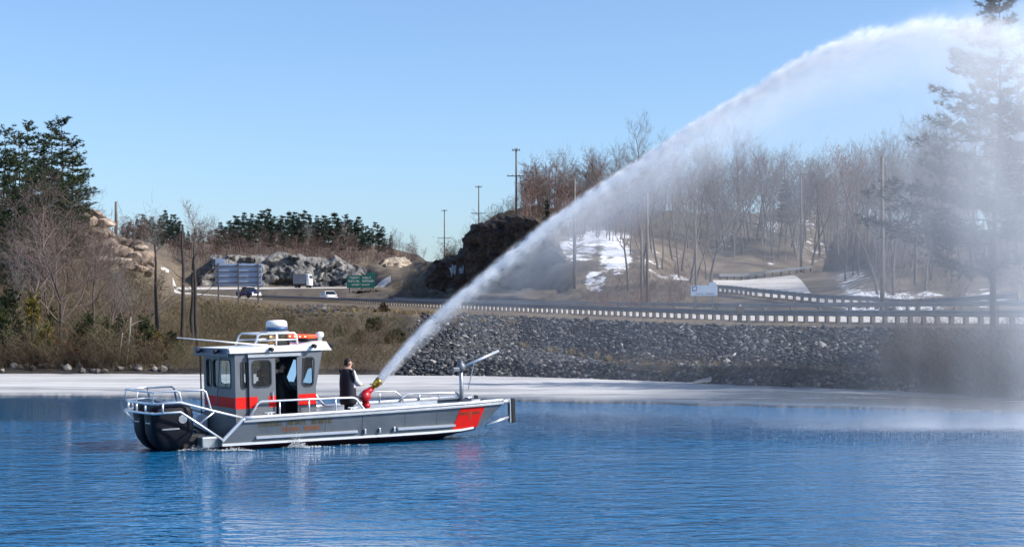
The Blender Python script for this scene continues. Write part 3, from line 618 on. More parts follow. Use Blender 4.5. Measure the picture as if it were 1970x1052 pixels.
# birch stems
for k, (px, top, b_, dx, lab) in enumerate(((222, 640, 716, 14, 'pale birch stem leaning over the shore stones'), (239, 668, 712, 8, 'shorter pale birch stem beside the leaning one'), (246, 610, 660, 6, 'pale broken birch stem upslope of the others'))):
    o = thing('birch_stem', lab, 'tree', at(px, b_, 85), 0, 'pale birch stems'); mb = MB(); a, c = Vector((0, 0, -.2)), at(px+dx, top, 85)-at(px, b_, 85)
    mb.tube([a, a.lerp(c, .5)+Vector((.03, 0, 0)), c], [.06, .05, .025], 6); mb.build('trunk', 'bark_white', o, True)
    m2 = MB(); m2.tube([a.lerp(c, .7), a.lerp(c, .7)+Vector((.4, .1, .25)), a.lerp(c, .7)+Vector((.7, .1, .3))], [.03, .02, .01], 5); m2.build('branch', 'bark_white', o)

mat_cell('rust_brush', [(0.35, (0.10, 0.045, 0.025)), (0.65, (0.20, 0.10, 0.05))], 1.3)
# cedars and small evergreen shrubs: dense sprays on a cone of stems
def cedar(seed, h, w, n_=420, tl=.22):
    r = random.Random(seed); T = MB(); T.tube([(0, 0, -.2), (0.02, 0, h*.5), (0, 0, h*.92)], [h*.03, h*.02, h*.006], 6); N = []
    blobs = [(r.uniform(0, 6.28), r.random(), r.uniform(.16, .30)) for _ in range(11)]
    for k in range(n_):
        ba, bt, br = blobs[k % 11]; bt = .12+.8*bt; cr = w*(1-bt)**.6*.62; a = r.uniform(0, 6.28)
        p = Vector((math.cos(ba)*cr, math.sin(ba)*cr, .05*h+bt*h*.88))+Vector((r.gauss(0, 1)*w*.55, r.gauss(0, 1)*w*.55, r.gauss(0, 1)*h*.55))*br*(1.15-.5*bt)
        if p.z < .02: p.z = r.uniform(.02, .3)
        for z in range(5):
            e = (Vector((math.cos(a)*.5, math.sin(a)*.5, .7))+Vector((r.gauss(0, .5), r.gauss(0, .5), r.gauss(0, .4)))).normalized()*tl*r.uniform(.6, 1.3); s = e.orthogonal().normalized()*tl*.22; s.rotate(Quaternion(e.normalized(), r.uniform(0, 6.28))); N.append((p-s, p+s, p+e))
    V = np.array([[v[:] for v in q] for q in N]).reshape(-1, 3); return T, (V, np.arange(len(V)).reshape(-1, 3))
for k, (px, b_, top, Y, w, mc, lab) in enumerate(((14, 690, 545, 90, 1.5, 'cedar_green', 'dark green cedar at the picture edge of the shore'), (62, 692, 572, 87, 1.0, 'cedar_gold', 'golden yellow-green shrub on the wooded shore'), (88, 700, 625, 86, .9, 'cedar_gold', 'low rusty yellow shrub at the foot of the golden one'), (165, 700, 605, 87, 1.2, 'cedar_green', 'dark evergreen shrub between the big bare tree and the birches'), (198, 700, 612, 88, 1.1, 'cedar_green', 'dark evergreen shrub closest behind the birch stems'), (278, 702, 610, 87, 1.0, 'cedar_green', 'green cedar on the shore below the lone snag'),
        (298, 705, 635, 88, 1.0, 'cedar_gold', 'olive green shrub beside the cedar under the snag'), (400, 607, 583, 128, 1.0, 'cedar_green', 'small green shrub on the slope below the blank sign back'), (690, 680, 640, 92, 1.1, 'cedar_green', 'olive green shrub on the slope above the standing person'), (735, 612, 586, 110, .7, 'brush_dark', 'dark bush growing by the guard rail left of the jet'), (655, 668, 632, 96, 1.0, 'cedar_green', 'green shrub on the slope behind the cabin light bar'), (845, 722, 706, 82.5, .6, 'dry_grass', 'tuft of yellow dry grass beside the flat white slab'), (248, 700, 640, 90, 1.0, 'cedar_green', 'dark low evergreen between the birches and the cedar'), (38, 690, 610, 89, 1.1, 'cedar_green', 'dark evergreen between the edge cedar and the golden shrub'), (120, 702, 648, 85.5, 1.0, 'rust_brush', 'rusty red bush at the foot of the big bare tree'), (150, 708, 668, 85, .9, 'rust_brush', 'low rusty bush beside the dark evergreen shrub'), (330, 690, 640, 88, .9, 'cedar_green', 'olive shrub just under the tallest dead trunk'), (440, 640, 610, 110, 1.0, 'rust_brush', 'russet bush on the slope below the blank sign posts'), (600, 655, 625, 100, 1.1, 'rust_brush', 'russet bush on the slope right behind the roof light bar'), (760, 668, 636, 92, 1.0, 'cedar_green', 'olive bush on the slope close under the jet'), (720, 640, 612, 98, .9, 'cedar_green', 'small olive bush high on the slope left of the jet'), (4, 702, 600, 86, 1.3, 'cedar_green', 'dark evergreen shrub on the waterline at the picture edge'), (100, 668, 600, 93, 1.1, 'cedar_green', 'dark evergreen half hidden behind the trunk of the big bare tree'), (232, 668, 606, 93, 1.1, 'cedar_green', 'dark evergreen on the bank behind the birch stems'), (555, 640, 612, 106, .9, 'brush_dark', 'dark bush on the slope above the radar dome'))):
    p = at(px, b_, Y); p.z = min(p.z, ground(px, Y)+.05); h = zy(top, Y)-p.z; T, N = cedar(300+k, h, w*.9, 420, .2 if Y < 100 else .26); o = thing('evergreen_shrub' if mc == 'cedar_green' else 'bush', lab, 'shrub', p, 0, 'shrubs on the bank')
    T.build('trunk', 'bark_dark', o, True); put(bpy.data.objects.new('crown', mesh_np('crown', N[0], N[1], mc)), o)

# conifers along the far skyline
FC = [(236, 432), (250, 428), (264, 420), (276, 412), (292, 418), (318, 404), (334, 414), (346, 424), (424, 428), (440, 424), (454, 416), (470, 409), (487, 411), (506, 405), (517, 402), (530, 416), (555, 406), (568, 407), (580, 413), (589, 406), (610, 414), (623, 416), (642, 408), (652, 420), (664, 412), (678, 424), (690, 417), (706, 434), (723, 428), (736, 436), (604, 428), (540, 425), (752, 452)]
FC += [(258, 436), (284, 424), (299, 430), (311, 414), (341, 432), (352, 438), (362, 444), (374, 440), (386, 446), (404, 444), (416, 440), (447, 430), (460, 424), (478, 420), (497, 418), (546, 416), (562, 418), (598, 420), (616, 424), (632, 420), (648, 424), (672, 424), (684, 428), (698, 430), (714, 440), (730, 446), (270, 432), (305, 424), (326, 424), (244, 440), (432, 436), (574, 424), (524, 420), (512, 414)]
for k, (px, top) in enumerate(sorted(FC)):
    Y = 520+(k*37 % 90); p = on_ground(px, Y, .3); h = zy(top, Y)-p.z
    place_pine('conifer_tree', (SP+FP)[(k*5) % 6], p, h, 10, f'dark conifer on the far ridge behind the highway, {ordinal(k+1)} from the left along the skyline', 'tree', 'conifers along the far ridge', sx=RND.uniform(.8, 1.25))
FB = [(398, 392, 470), (380, 420, 480), (412, 425, 470), (748, 442, 480), (770, 455, 500), (800, 452, 520), (786, 470, 500), (300, 428, 300), (600, 430, 500), (660, 440, 490), (815, 478, 480)]
for k, (px, top, Y) in enumerate(sorted(FB)):
    p = on_ground(px, Y, .2); h = zy(top, Y)-p.z; place_tree('bare_tree', BARE[k % 7], p, h, 10, f'distant bare tree among the far conifers, {ordinal(k+1)} from the left', 'tree', 'bare trees on the far ridge', sx=1.1)

# light tree forms for the woods that read as one mass
def twiggy(seed, h, trunk=True, limbs=14, twigs=9, spread=.32, stems=1):
    """a tree or shrub cheap enough to repeat by the hundred: three-sided stem, tapering blades for limbs and twigs"""
    r = random.Random(seed); v, f = [], []
    def blade(p, q, w, sag=0.0):
        d = (q-p); side = d.orthogonal().normalized(); side.rotate(Quaternion(d.normalized(), r.uniform(0, 6.28))); m_ = p.lerp(q, .55)+Vector((r.gauss(0, .06), r.gauss(0, .06), .05-sag))*d.length; k = len(v)
        v.extend([p-side*w, p+side*w, m_-side*w*.65, m_+side*w*.65, q]); f.extend([(k, k+1, k+3), (k, k+3, k+2), (k+2, k+3, k+4)]); return m_
    for s_ in range(stems):
        ax = Vector((r.gauss(0, .06 if stems == 1 else .35), r.gauss(0, .06 if stems == 1 else .35), 1)).normalized(); pts = [ax*h*t/5+Vector((r.gauss(0, .012), r.gauss(0, .012), 0))*h*(t > 0) for t in range(6)]
        if trunk:
            k = len(v); rad = h*(.011 if stems == 1 else .006)
            for i, p in enumerate(pts):
                for j in range(3): v.append(p+Vector((math.cos(j*2.094), math.sin(j*2.094), 0))*rad*(1.05-i/5))
            for i in range(5):
                for j in range(3):
                    a_, b_, c, d = k+i*3+j, k+i*3+(j+1) % 3, k+(i+1)*3+(j+1) % 3, k+(i+1)*3+j; f.extend([(a_, b_, c), (a_, c, d)])
        for n_ in range(limbs):
            t = r.uniform(.25 if stems == 1 else .08, .98); i = t*5; a_ = min(int(i), 4); p = pts[a_].lerp(pts[a_+1], i-a_); ang = r.uniform(0, 6.28); ln = h*spread*(1.2-.75*t)*r.uniform(.6, 1.2)
            q = p+Vector((math.cos(ang)*.75, math.sin(ang)*.75, r.uniform(.5, 1.0)))*ln; m_ = blade(p, q, h*.0038)
            for z in range(twigs):
                u = r.uniform(.3, 1); w0 = p.lerp(m_, u*2) if u < .5 else m_.lerp(q, u*2-1); e = Vector((r.gauss(0, 1)+math.cos(ang)*.4, r.gauss(0, 1)+math.sin(ang)*.4, r.gauss(.8, .6))).normalized()*ln*r.uniform(.3, .65); blade(w0, w0+e, h*.0022)
    return np.array([tuple(q) for q in v], float), np.array(f)
LT = [twiggy(400+k, 10, True, 18, 10) for k in range(6)]
LS = [twiggy(420+k, 3, True, 5, 6, .5, 3) for k in range(6)]
def wood(name, spots, protos, base, material, label):
    pl = [(p, (h/base*w, h/base*w, h/base), RND.uniform(0, 6.28), RND.randrange(len(protos))) for p, h, w in spots]
    return tag(scatter_mesh(name, protos, pl, material), kind='stuff', label=label, cat='woods')
sp_ = []
for k in range(330):
    px = RND.uniform(236, 810); Y = RND.uniform(455, 640); sp_.append((on_ground(px, Y, .2), RND.uniform(4, 8.5)*(1 if px < 690 else .65), 1.4))
wood('distant_woods', sp_, LT, 10, 'brush_far', 'mass of bare reddish woods on the far ridge above the rock face')
sp_ = []
for k in range(330):
    px = RND.uniform(330, 800); Y = RND.uniform(446, 520); sp_.append((on_ground(px, Y, .2), RND.uniform(2, 4.2), 1.5))
wood('distant_brush', sp_, LS, 3, 'brush_far', 'low reddish brush along the top of the far rock face')
# ------------------------------------------------------------------ woods on the hill across the road
hill = []
RH = random.Random(21)
def hill_tree(px, Y, top, row=0): hill.append((px, Y, top, row))
sky_line = [(1012, 380), (1025, 345), (1040, 322), (1052, 310), (1066, 305), (1080, 298), (1095, 306), (1110, 302), (1126, 312), (1142, 318), (1158, 296), (1172, 290), (1188, 288), (1202, 300), (1218, 305), (1238, 246), (1252, 262), (1272, 300), (1290, 296), (1308, 308), (1326, 300), (1346, 296), (1362, 300), (1380, 304), (1398, 288), (1412, 292), (1428, 284), (1444, 290), (1462, 298), (1480, 300), (1496, 306), (1512, 310), (1528, 312), (1544, 306), (1560, 312), (1576, 316), (1592, 312), (1608, 306), (1624, 310), (1640, 302), (1656, 306), (1672, 312), (1690, 305), (1708, 310), (1726, 318), (1744, 322), (1762, 318), (1782, 322), (1802, 316), (1826, 322), (1850, 318), (1876, 322), (1904, 318), (1930, 322), (1956, 316)]
for px, top in sky_line: hill_tree(px+RH.uniform(-3, 3), RH.uniform(205, 240) if px < 1680 else RH.uniform(150, 200), top+RH.uniform(-4, 8))
for k in range(62):
    px = 1205+k*12.4+RH.uniform(-6, 6); Y = RH.uniform(150, 195)
    if 1370 < px < 1620 and Y < 196: Y = RH.uniform(205, 225)
    if px > 1680: Y = RH.uniform(112, 150)
    g = on_ground(px, Y); row = HOR+(CAMH-g.z)/Y*F; hill_tree(px, Y, row-RH.uniform(9.0, 13.0)/Y*F, 1)
hill.sort()
cnt = [0, 0]
for k, (px, Y, top, row) in enumerate(hill):
    p = on_ground(px, Y, .2); h = max(5.0, zy(top, Y)-p.z); cnt[row] += 1
    lab = f'slender bare tree on the hill skyline across the road, {ordinal(cnt[0])} from the dark cliff' if row == 0 else f'bare tree lower on the misty hillside across the road, {ordinal(cnt[1])} from the left'
    place_tree('bare_tree', BARE[(k*3+(k//7)) % 7], p, h, 10, lab, 'tree', 'bare trees on the hill across the road', sx=RH.uniform(.8, 1.1))
for px, Y, top, w, lab in ((1511, 238, 346, 1.1, 'lone dark green conifer on the hill crest among bare trees'), (1052, 200, 386, .7, 'small dark conifer at the top of the dark cliff')):
    p = on_ground(px, Y, .2); place_pine('conifer_tree', SP[1], p, zy(top, Y)-p.z, 10, lab, 'tree', sx=w)
sp_ = []
for k in range(300):
    px = RH.uniform(1010, 2080); Y = RH.uniform(200, 260) if px < 1680 else RH.uniform(140, 230)
    sp_.append((on_ground(px, Y, .2), RH.uniform(4.5, 8.5), .95))
wood('hillside_woods', sp_, LT, 10, 'twig_grey', 'hazy mass of thin bare woods behind the larger hillside trees')
sp_ = []
for k in range(150):
    px = RH.uniform(1000, 1210); Y = RH.uniform(196, 245); sp_.append((on_ground(px, Y, .2), RH.uniform(3.5, 7), 1.2))
wood('russet_woods', sp_, LT, 10, 'twig_red', 'russet brown thicket on the hill above the dark cliff')
sp_ = []
for k in range(1250):
    px = RH.uniform(1000, 2080); Y = RH.uniform(125, 235)
    if px > 1650: Y = RH.uniform(92, 190)
    g = on_ground(px, Y, .1); row = HOR+(CAMH-g.z)/Y*F
    if snow_at(px, row) > .35 or (1340 < px < 1640 and 100 < Y < 215 and row > 522): continue
    if 1370 < px < 1620 and row > 420 and RH.random() < .55: continue
    if px < 1110 and Y < 200: continue
    sp_.append((g, RH.uniform(1.0, 2.6), 1.2))
wood('hillside_brush', sp_, LS, 3, 'brush_far', 'low leafless brush scattered over the hill across the road')
sp_ = []
for k in range(170):
    px = RH.uniform(755, 880); Y = RH.uniform(205, 400); sp_.append((on_ground(px, Y, .1), RH.uniform(.8, 2.2), 1.4))
for k in range(90):                       # crest of the cliff and the spur in front of it
    px = RH.uniform(835, 1010); Y = np.interp(px, [835, 1010], [232, 200])+RH.uniform(0, 25); sp_.append((on_ground(px, Y, .1), RH.uniform(1.2, 3.6), 1.2))
wood('cliff_brush', sp_, LS, 3, 'brush_brown', 'thin brown brush along the top of the dark cliff')

# ------------------------------------------------------------------ undergrowth on the near banks
sp_ = []
for k in range(900):
    px = RH.uniform(-60, 420)**1.0; Y = RH.uniform(SHORE(px)+1.0, 122)
    sp_.append((on_ground(px, Y, .1), RH.uniform(.9, 2.3)*(1.25 if px < 300 else .8), 1.2))
wood('bank_undergrowth', sp_, LS, 3, 'brush_brown', 'tangled brown undergrowth covering the wooded point')
sp_ = []
for k in range(650):
    px = RH.uniform(-60, 300); Y = RH.uniform(SHORE(px)+.6, SHORE(px)+9); sp_.append((on_ground(px, Y, .1), RH.uniform(.7, 1.8), 1.3))
wood('shore_thicket', sp_, LS, 3, 'brush_dark', 'dark thicket of twigs along the foot of the wooded point')
sp_ = []
for k in range(1900):
    px = RH.uniform(330, 800); Y = SHORE(px)+.8+RH.random()**1.25*42
    row = HOR+(CAMH-ground(px, Y))/Y*F
    if px > 752+(705-row)*.5+14: continue
    hb_ = RH.uniform(.45, 1.25)*(1.0 if RH.random() < .9 else 1.7)
    if px > 480 and HOR+(CAMH-ground(px, Y)-hb_)/Y*F < YRPX(px)+7: continue
    sp_.append((on_ground(px, Y, .1), hb_, 1.3))
wood('slope_brush', sp_[:len(sp_)*2//3], LS, 3, 'brush_brown', 'brown dead brush covering the slope behind the boat')
wood('slope_thicket', sp_[len(sp_)*2//3:], LS, 3, 'brush_dark', 'dark olive thicket patches on the slope behind the boat')
# tufts of dry grass
r = random.Random(5); GT = []
for k in range(4):
    v, f = [], []
    for j in range(16):
        a = r.uniform(0, 6.28); d = r.uniform(0, .5); h = r.uniform(.6, 1.1); b_ = Vector((math.cos(a)*d*.5, math.sin(a)*d*.5, 0)); s = Vector((-math.sin(a), math.cos(a), 0))*.05
        v += [b_-s, b_+s, b_+Vector((math.cos(a)*d*.7, math.sin(a)*d*.7, h))]; f.append((3*j, 3*j+1, 3*j+2))
    GT.append((np.array([q[:] for q in v]), np.array(f)))
pl = []
for k in range(5200):
    px = RH.uniform(330, 2000); ys, zs = profile(px)
    u = RH.random()
    if px > 752 and u < .35: Y = ys[4]+(ys[5]-ys[4])*RH.random()**2*.6
    elif px > 1000:
        if RH.random() < .88: continue
        Y = ys[3]+RH.uniform(-1.0, .9)
    else: Y = RH.uniform(ys[4]*.95, ys[4]+ (ys[5]-ys[4])*.9)
    s = RH.uniform(.22, .5)
    if HOR+(CAMH-ground(px, Y)-s)/Y*F < YRPX(px)+2: s *= .3
    pl.append((Vector(((px-985)/F*Y, Y, ground(px, Y)-.03)), (s, s, s*RH.uniform(.7, 1.1)), RH.uniform(0, 6.28), RH.randrange(4)))
tag(scatter_mesh('dry_grass', GT, pl, 'dry_grass'), 'dry yellow grass along the top and foot of the bank', 'grass', kind='stuff')

# ------------------------------------------------------------------ roads
def strip(name, near, far, material, lift=.04, steps=60, across=6, kind='structure', parent=None):
    """road sheet between two edges given as functions of px -> Y, laid on the terrain"""
    V = []; a, b_ = near['px']; 
    for i in range(steps+1):
        px = a+(b_-a)*i/steps; y0, y1 = near['Y'](px), far(px)
        for j in range(across+1):
            Y = y0+(y1-y0)*j/across; V.append(((px-985)/F*Y, Y, ground(px, Y)+lift))
    q = np.arange((steps+1)*(across+1)).reshape(steps+1, across+1)
    me = mesh_np(name, V, np.stack([q[:-1, :-1].ravel(), q[1:, :-1].ravel(), q[1:, 1:].ravel(), q[:-1, 1:].ravel()], 1), material, True)
    o = put(bpy.data.objects.new(name, me), parent); return tag(o, kind=kind) if kind else o
FARF = lambda px: 1.236 if px >= 500 else float(np.interp(px, [330, 500], [1.09, 1.236]))
road = strip('highway', {'px': (335, 2290), 'Y': lambda p: YR(p)*1.014}, lambda p: YR(p)*FARF(p)*.998, 'asphalt_pale', .05, 160)
strip('edge_line', {'px': (335, 2290), 'Y': lambda p: YR(p)*1.05}, lambda p: YR(p)*1.053, 'paint_white', .058, 160, 1, None, road)
strip('centre_line', {'px': (335, 2290), 'Y': lambda p: YR(p)*1.118}, lambda p: YR(p)*1.1205, 'paint_yellow', .058, 160, 1, None, road)
strip('far_carriageway', {'px': (310, 752), 'Y': lambda p: 386}, lambda p: 404, 'asphalt_pale', .06, 60)
strip('side_road', {'px': (1372, 1730), 'Y': lambda p: float(np.interp(p, [1372, 1450, 1560, 1730], [150, 133, 119, 99]))}, lambda p: float(np.interp(p, [1372, 1450, 1530, 1560, 1730], [181, 189, 196, 132, 106])), 'asphalt_pale', .10, 60)

# ------------------------------------------------------------------ guard rails
def guard_rail(name, label, pts, post_h, spacing, post_mat='timber_post', back=Vector((0, 0, 0))):
    """pts: polyline on the ground; W-beam on posts with blocks"""
    o = thing(name, label, 'guard rail'); pts = [Vector(p) for p in pts]; seg = [(pts[i+1]-pts[i]).length for i in range(len(pts)-1)]; L = sum(seg)
    def pos(s):
        i = 0
        while i < len(seg)-1 and s > seg[i]: s -= seg[i]; i += 1
        d = (pts[i+1]-pts[i]); return pts[i]+d*(s/seg[i]), d.normalized()
    n_ = int(L/spacing); pm = None; bmm = None
    for k in range(n_+1):
        p, d = pos(min(k*spacing, L-.01)); rz = math.atan2(d.y, d.x)
        if pm is None:
            mb = MB(); mb.box((0, 0, post_h/2-.2), (.18, .2, post_h+.4)); x = mb.build('post', post_mat, o, bevel=0); pm = x.data; mb = MB(); mb.box((0, .16, post_h-.17), (.16, .12, .34)); y = mb.build('block', post_mat, x); bmm = y.data
        else:
            x = put(bpy.data.objects.new('post', pm), o); y = put(bpy.data.objects.new('block', bmm), x)
        x.location = p; x.rotation_euler = (0, 0, rz)
    prof = [(0.0, -.155), (.045, -.11), (.045, -.07), (0.0, -.02), (0.0, .02), (.045, .07), (.045, .11), (0, .155), (-.012, .155), (.03, .105), (.03, .075), (-.012, .02), (-.012, -.02), (.03, -.075), (.03, -.105), (-.012, -.155)]
    step = 3.81; k = 0; s = 0.0
    while s < L-.5:                       # beam lengths, lapped end to end
        e = min(s+step, L); rings = []
        for t in (s, (s+e)/2, e+.0):
            p, d = pos(min(t, L-.02)); nn = Vector((-d.y, d.x, 0)); rings.append([p+nn*(.225+a)+Vector((0, 0, post_h-.17+b_)) for a, b_ in prof])
        mb = MB(); mb.loft(rings, True, True); mb.build('beam', 'galvanised', o); s = e
    return o
RAILPX = np.linspace(505, 2230, 70)
near_pts = [Vector(((p-985)/F*YR(p), YR(p), zy(YRPX(p), YR(p))-.02)) for p in RAILPX]
guard_rail('guard_rail', 'long steel guard rail on closely set posts above the riprap slope', near_pts[::-1], .70, 1.12)
far_pts = [on_ground(p, YR(p)*1.242)+Vector((0, 0, .1)) for p in np.linspace(760, 2200, 50)]
guard_rail('guard_rail', 'second guard rail along the opposite edge of the highway', far_pts[::-1], .72, 3.81)
sr = [on_ground(p, Y)+Vector((0, 0, .05)) for p, Y in zip(np.linspace(1370, 1960, 30), np.interp(np.linspace(1370, 1960, 30), [1370, 1450, 1560, 1730, 1960], [149, 132, 118, 98, 92]))]
guard_rail('guard_rail', 'curving guard rail where the side road joins the highway', sr[::-1], .72, 1.9)
sr2 = [on_ground(p, Y)+Vector((0, 0, .1)) for p, Y in zip(np.linspace(1380, 1560, 12), np.interp(np.linspace(1380, 1560, 12), [1380, 1450, 1530, 1560], [182.5, 190.5, 197.5, 201]))]
guard_rail('guard_rail', 'short guard rail on the uphill edge of the side road', sr2[::-1], .72, 1.9)
# delineator post in the shoulder
p = on_ground(1424, YR(1424)*.975); o = thing('delineator_post', 'dark marker post standing in front of the guard rail', 'post', p); mb = MB(); mb.box((0, 0, .35), (.22, .14, .95)); mb.build('post', 'timber_post', o, bevel=.02); mb = MB(); mb.box((0, -.02, .95), (.10, .06, .14)); mb.build('reflector', 'paint_white', o)
mb = MB(); mb.box((0, -.1, .72), (.42, .1, .4)); mb.build('plate', 'timber_post', o)

# ------------------------------------------------------------------ utility poles
def pole(px, Y, top, label, arms=2, r0=.16, w=2.6):
    p = on_ground(px, Y, .3); h = zy(top, Y)-p.z; o = thing('utility_pole', label, 'utility pole', p, RH.uniform(-.25, .25), 'utility poles'); mb = MB(); mb.tube([(0, 0, 0), (0.02, 0, h*.5), (0, 0, h)], [r0, r0*.85, r0*.65], 10); mb.build('pole', 'pole_wood', o, True)
    for k, (z, ww) in enumerate(((h-.35, w*.45), (h*.58 if arms == 2 else h-1.6, w), (h-1.1, w*.5))[:arms]):
        mb = MB(); mb.box((0, -.13, z), (ww, .1, .13)); c = mb.build('crossarm', 'pole_wood', o)
        for x in (-.46, -.2, .2, .46):
            mb = MB(); mb.lathe([(.03, 0), (.07, .05), (.05, .12), (.07, .16), (.02, .22)], (x*ww, -.13, z+.06), 8); mb.build('insulator', 'insulator', c)
    return o, h
pole(993, 228, 285, 'tallest pole with two crossarms standing above the dark cliff', 2, .17, 2.6)
pole(921, 330, 357, 'middle pole of three, with crossarms, behind the dark cliff top', 2, .17, 3.2)
pole(855, 420, 403, 'farthest pole of three, with wide crossarm, against the open sky', 2, .2, 3.6)
pole(1105, 162, 345, 'thick pole on the snowy slope passing behind the jet', 0, .2)
pole(1234, 138, 440, 'shorter of the twin poles beside the highway', 0, .14)
pole(1245, 139, 372, 'taller of the twin poles beside the highway', 0, .16)
pole(1338, 128, 424, 'slim dark pole standing behind the small blue sign', 0, .10)
pole(1541, 200, 330, 'pole beside the side road under the hill', 1, .15)
pole(1697, 99, 302, 'tall pole near the big pine, seen through the mist', 0, .15)
pole(223, 150, 388, 'lone pole rising behind the granite outcrop', 0, .18)

# ------------------------------------------------------------------ road signs
mat('sign_back', (0.30, 0.40, 0.58), 0.5, 0.1, c2=(0.36, 0.46, 0.63), scale=1.2)
mat('sign_green', (0.004, 0.105, 0.075), 0.5, c2=(0.006, 0.12, 0.085), scale=2)
mat('sign_blue', (0.03, 0.06, 0.28), 0.5); mat('sign_pale', (0.34, 0.42, 0.54), 0.5, c2=(0.40, 0.47, 0.57), scale=2); mat('sign_ink', (0.10, 0.13, 0.19), 0.6); mat('steel_post', (0.16, 0.17, 0.18), 0.6, 0.5)
Y = 180; o = thing('road_sign', 'large blank grey-blue back of a road sign on tall posts', 'road sign', at(459, 595, Y))
org = at(459, 595, Y); W = lambda px, row: at(px, row, Y)-org
mb = MB(); a, c = W(414, 550), W(504, 507); mb.box(((a.x+c.x)/2, 0, (a.z+c.z)/2), (c.x-a.x, .06, c.z-a.z)); mb.build('panel', 'sign_back', o, bevel=.02)
mb = MB(); a, c = W(414, 506.6), W(433, 498); mb.box(((a.x+c.x)/2, 0, (a.z+c.z)/2), (c.x-a.x, .06, c.z-a.z)); mb.build('exit_tab', 'sign_back', o, bevel=.02)
for px in (420.5, 459, 497):
    q = W(px, 506); g = ground(px, Y)-org.z-.4; mb = MB(); mb.box((q.x, -.13, (q.z+g)/2), (.16, .18, q.z-g)); mb.build('post', 'steel_post', o)
for row in (512, 522.5, 533, 543.5):
    a, c = W(415, row), W(503, row); mb = MB(); mb.box(((a.x+c.x)/2, -.075, a.z), (c.x-a.x, .07, .12)); mb.build('stringer', 'steel_post', o)
def scribble(parent, x0, x1, z, h, n_words, material, y, seed, depth=.01, slope=0.0, skew=0.0):
    """a row of lettering too small to read: letter-sized upright marks"""
    r = random.Random(seed); mb = MB(); x = x0; stepw = h*.62; gap = [x0+(x1-x0)*(k+1)/n_words for k in range(n_words-1)]
    while x < x1-h*.3:
        if any(abs(x-g) < h*.55 for g in gap): x += stepw; continue
        w = h*.46; zz = z+slope*(x-x0); mb.box((x+w*.15, y, zz), (w*.28, depth, h*r.uniform(.8, 1)))
        if r.random() < .8: mb.box((x+w*.5, y, zz+h*(.38 if r.random() < .5 else -.38)), (w*.5, depth*.9, h*.2))
        if r.random() < .6: mb.box((x+w*.85, y, zz-h*.06), (w*.26, depth*.95, h*.78))
        x += stepw
    return mb.build('lettering', material, parent, recalc=False)
Y = 318; org = at(696, 570, Y); o = thing('road_sign', 'green highway direction sign with three lines of white lettering', 'road sign', org)
W = lambda px, row: at(px, row, Y)-org
a, c = W(667.5, 554), W(720.5, 529.5); mb = MB(); mb.box(((a.x+c.x)/2, 0, (a.z+c.z)/2), (c.x-a.x, .08, c.z-a.z)); pn = mb.build('panel', 'sign_green', o)
a, c = W(706, 529.2), W(723, 524.5); mb = MB(); mb.box(((a.x+c.x)/2, 0, (a.z+c.z)/2), (c.x-a.x, .08, c.z-a.z)); mb.build('exit_tab', 'sign_green', o)
for px in (672, 696, 718):
    q = W(px, 529); g = ground(px, Y)-org.z-.6; mb = MB(); mb.box((q.x, .15, (q.z+g)/2), (.2, .2, q.z-g)); mb.build('post', 'steel_post', o)
for k, (x0, x1, row) in enumerate(((673, 714, 534), (670, 718, 540.5), (677, 711, 547.5))):
    scribble(pn, W(x0, row).x, W(x1, row).x, W(x0, row).z, .42, 2, 'paint_white', -.05, 3+k)
Y = 112; org = at(1355, 590, Y); o = thing('road_sign', 'small pale blue roadside sign with a dark blue square symbol', 'road sign', org); W = lambda px, row: at(px, row, Y)-org
a, c = W(1329, 569), W(1380, 549); mb = MB(); mb.box(((a.x+c.x)/2, 0, (a.z+c.z)/2), (c.x-a.x, .05, c.z-a.z)); pn = mb.build('panel', 'sign_pale', o, bevel=.02)
a, c = W(1364, 548.6), W(1377, 543); mb = MB(); mb.box(((a.x+c.x)/2, 0, (a.z+c.z)/2), (c.x-a.x, .05, c.z-a.z)); mb.build('exit_tab', 'sign_pale', o)
a, c = W(1331.5, 560), W(1340.5, 550); mb = MB(); mb.box(((a.x+c.x)/2, -.035, (a.z+c.z)/2), (c.x-a.x, .02, c.z-a.z)); sy = mb.build('symbol', 'sign_blue', pn)
q = W(1336, 555); mb = MB(); mb.box((q.x-.05, -.05, q.z), (.05, .01, .22)); mb.box((q.x+.05, -.05, q.z), (.05, .01, .22)); mb.box((q.x, -.051, q.z), (.05, .01, .05)); mb.build('symbol_mark', 'paint_white', pn)
scribble(pn, W(1338, 565).x, W(1374, 565).x, W(1338, 565).z, .11, 2, 'sign_ink', -.03, 9)
for px in (1338, 1371):
    q = W(px, 550); g = ground(px, Y)-org.z-.4; mb = MB(); mb.box((q.x, .1, (q.z+g)/2), (.1, .1, q.z-g)); mb.build('post', 'steel_post', o)

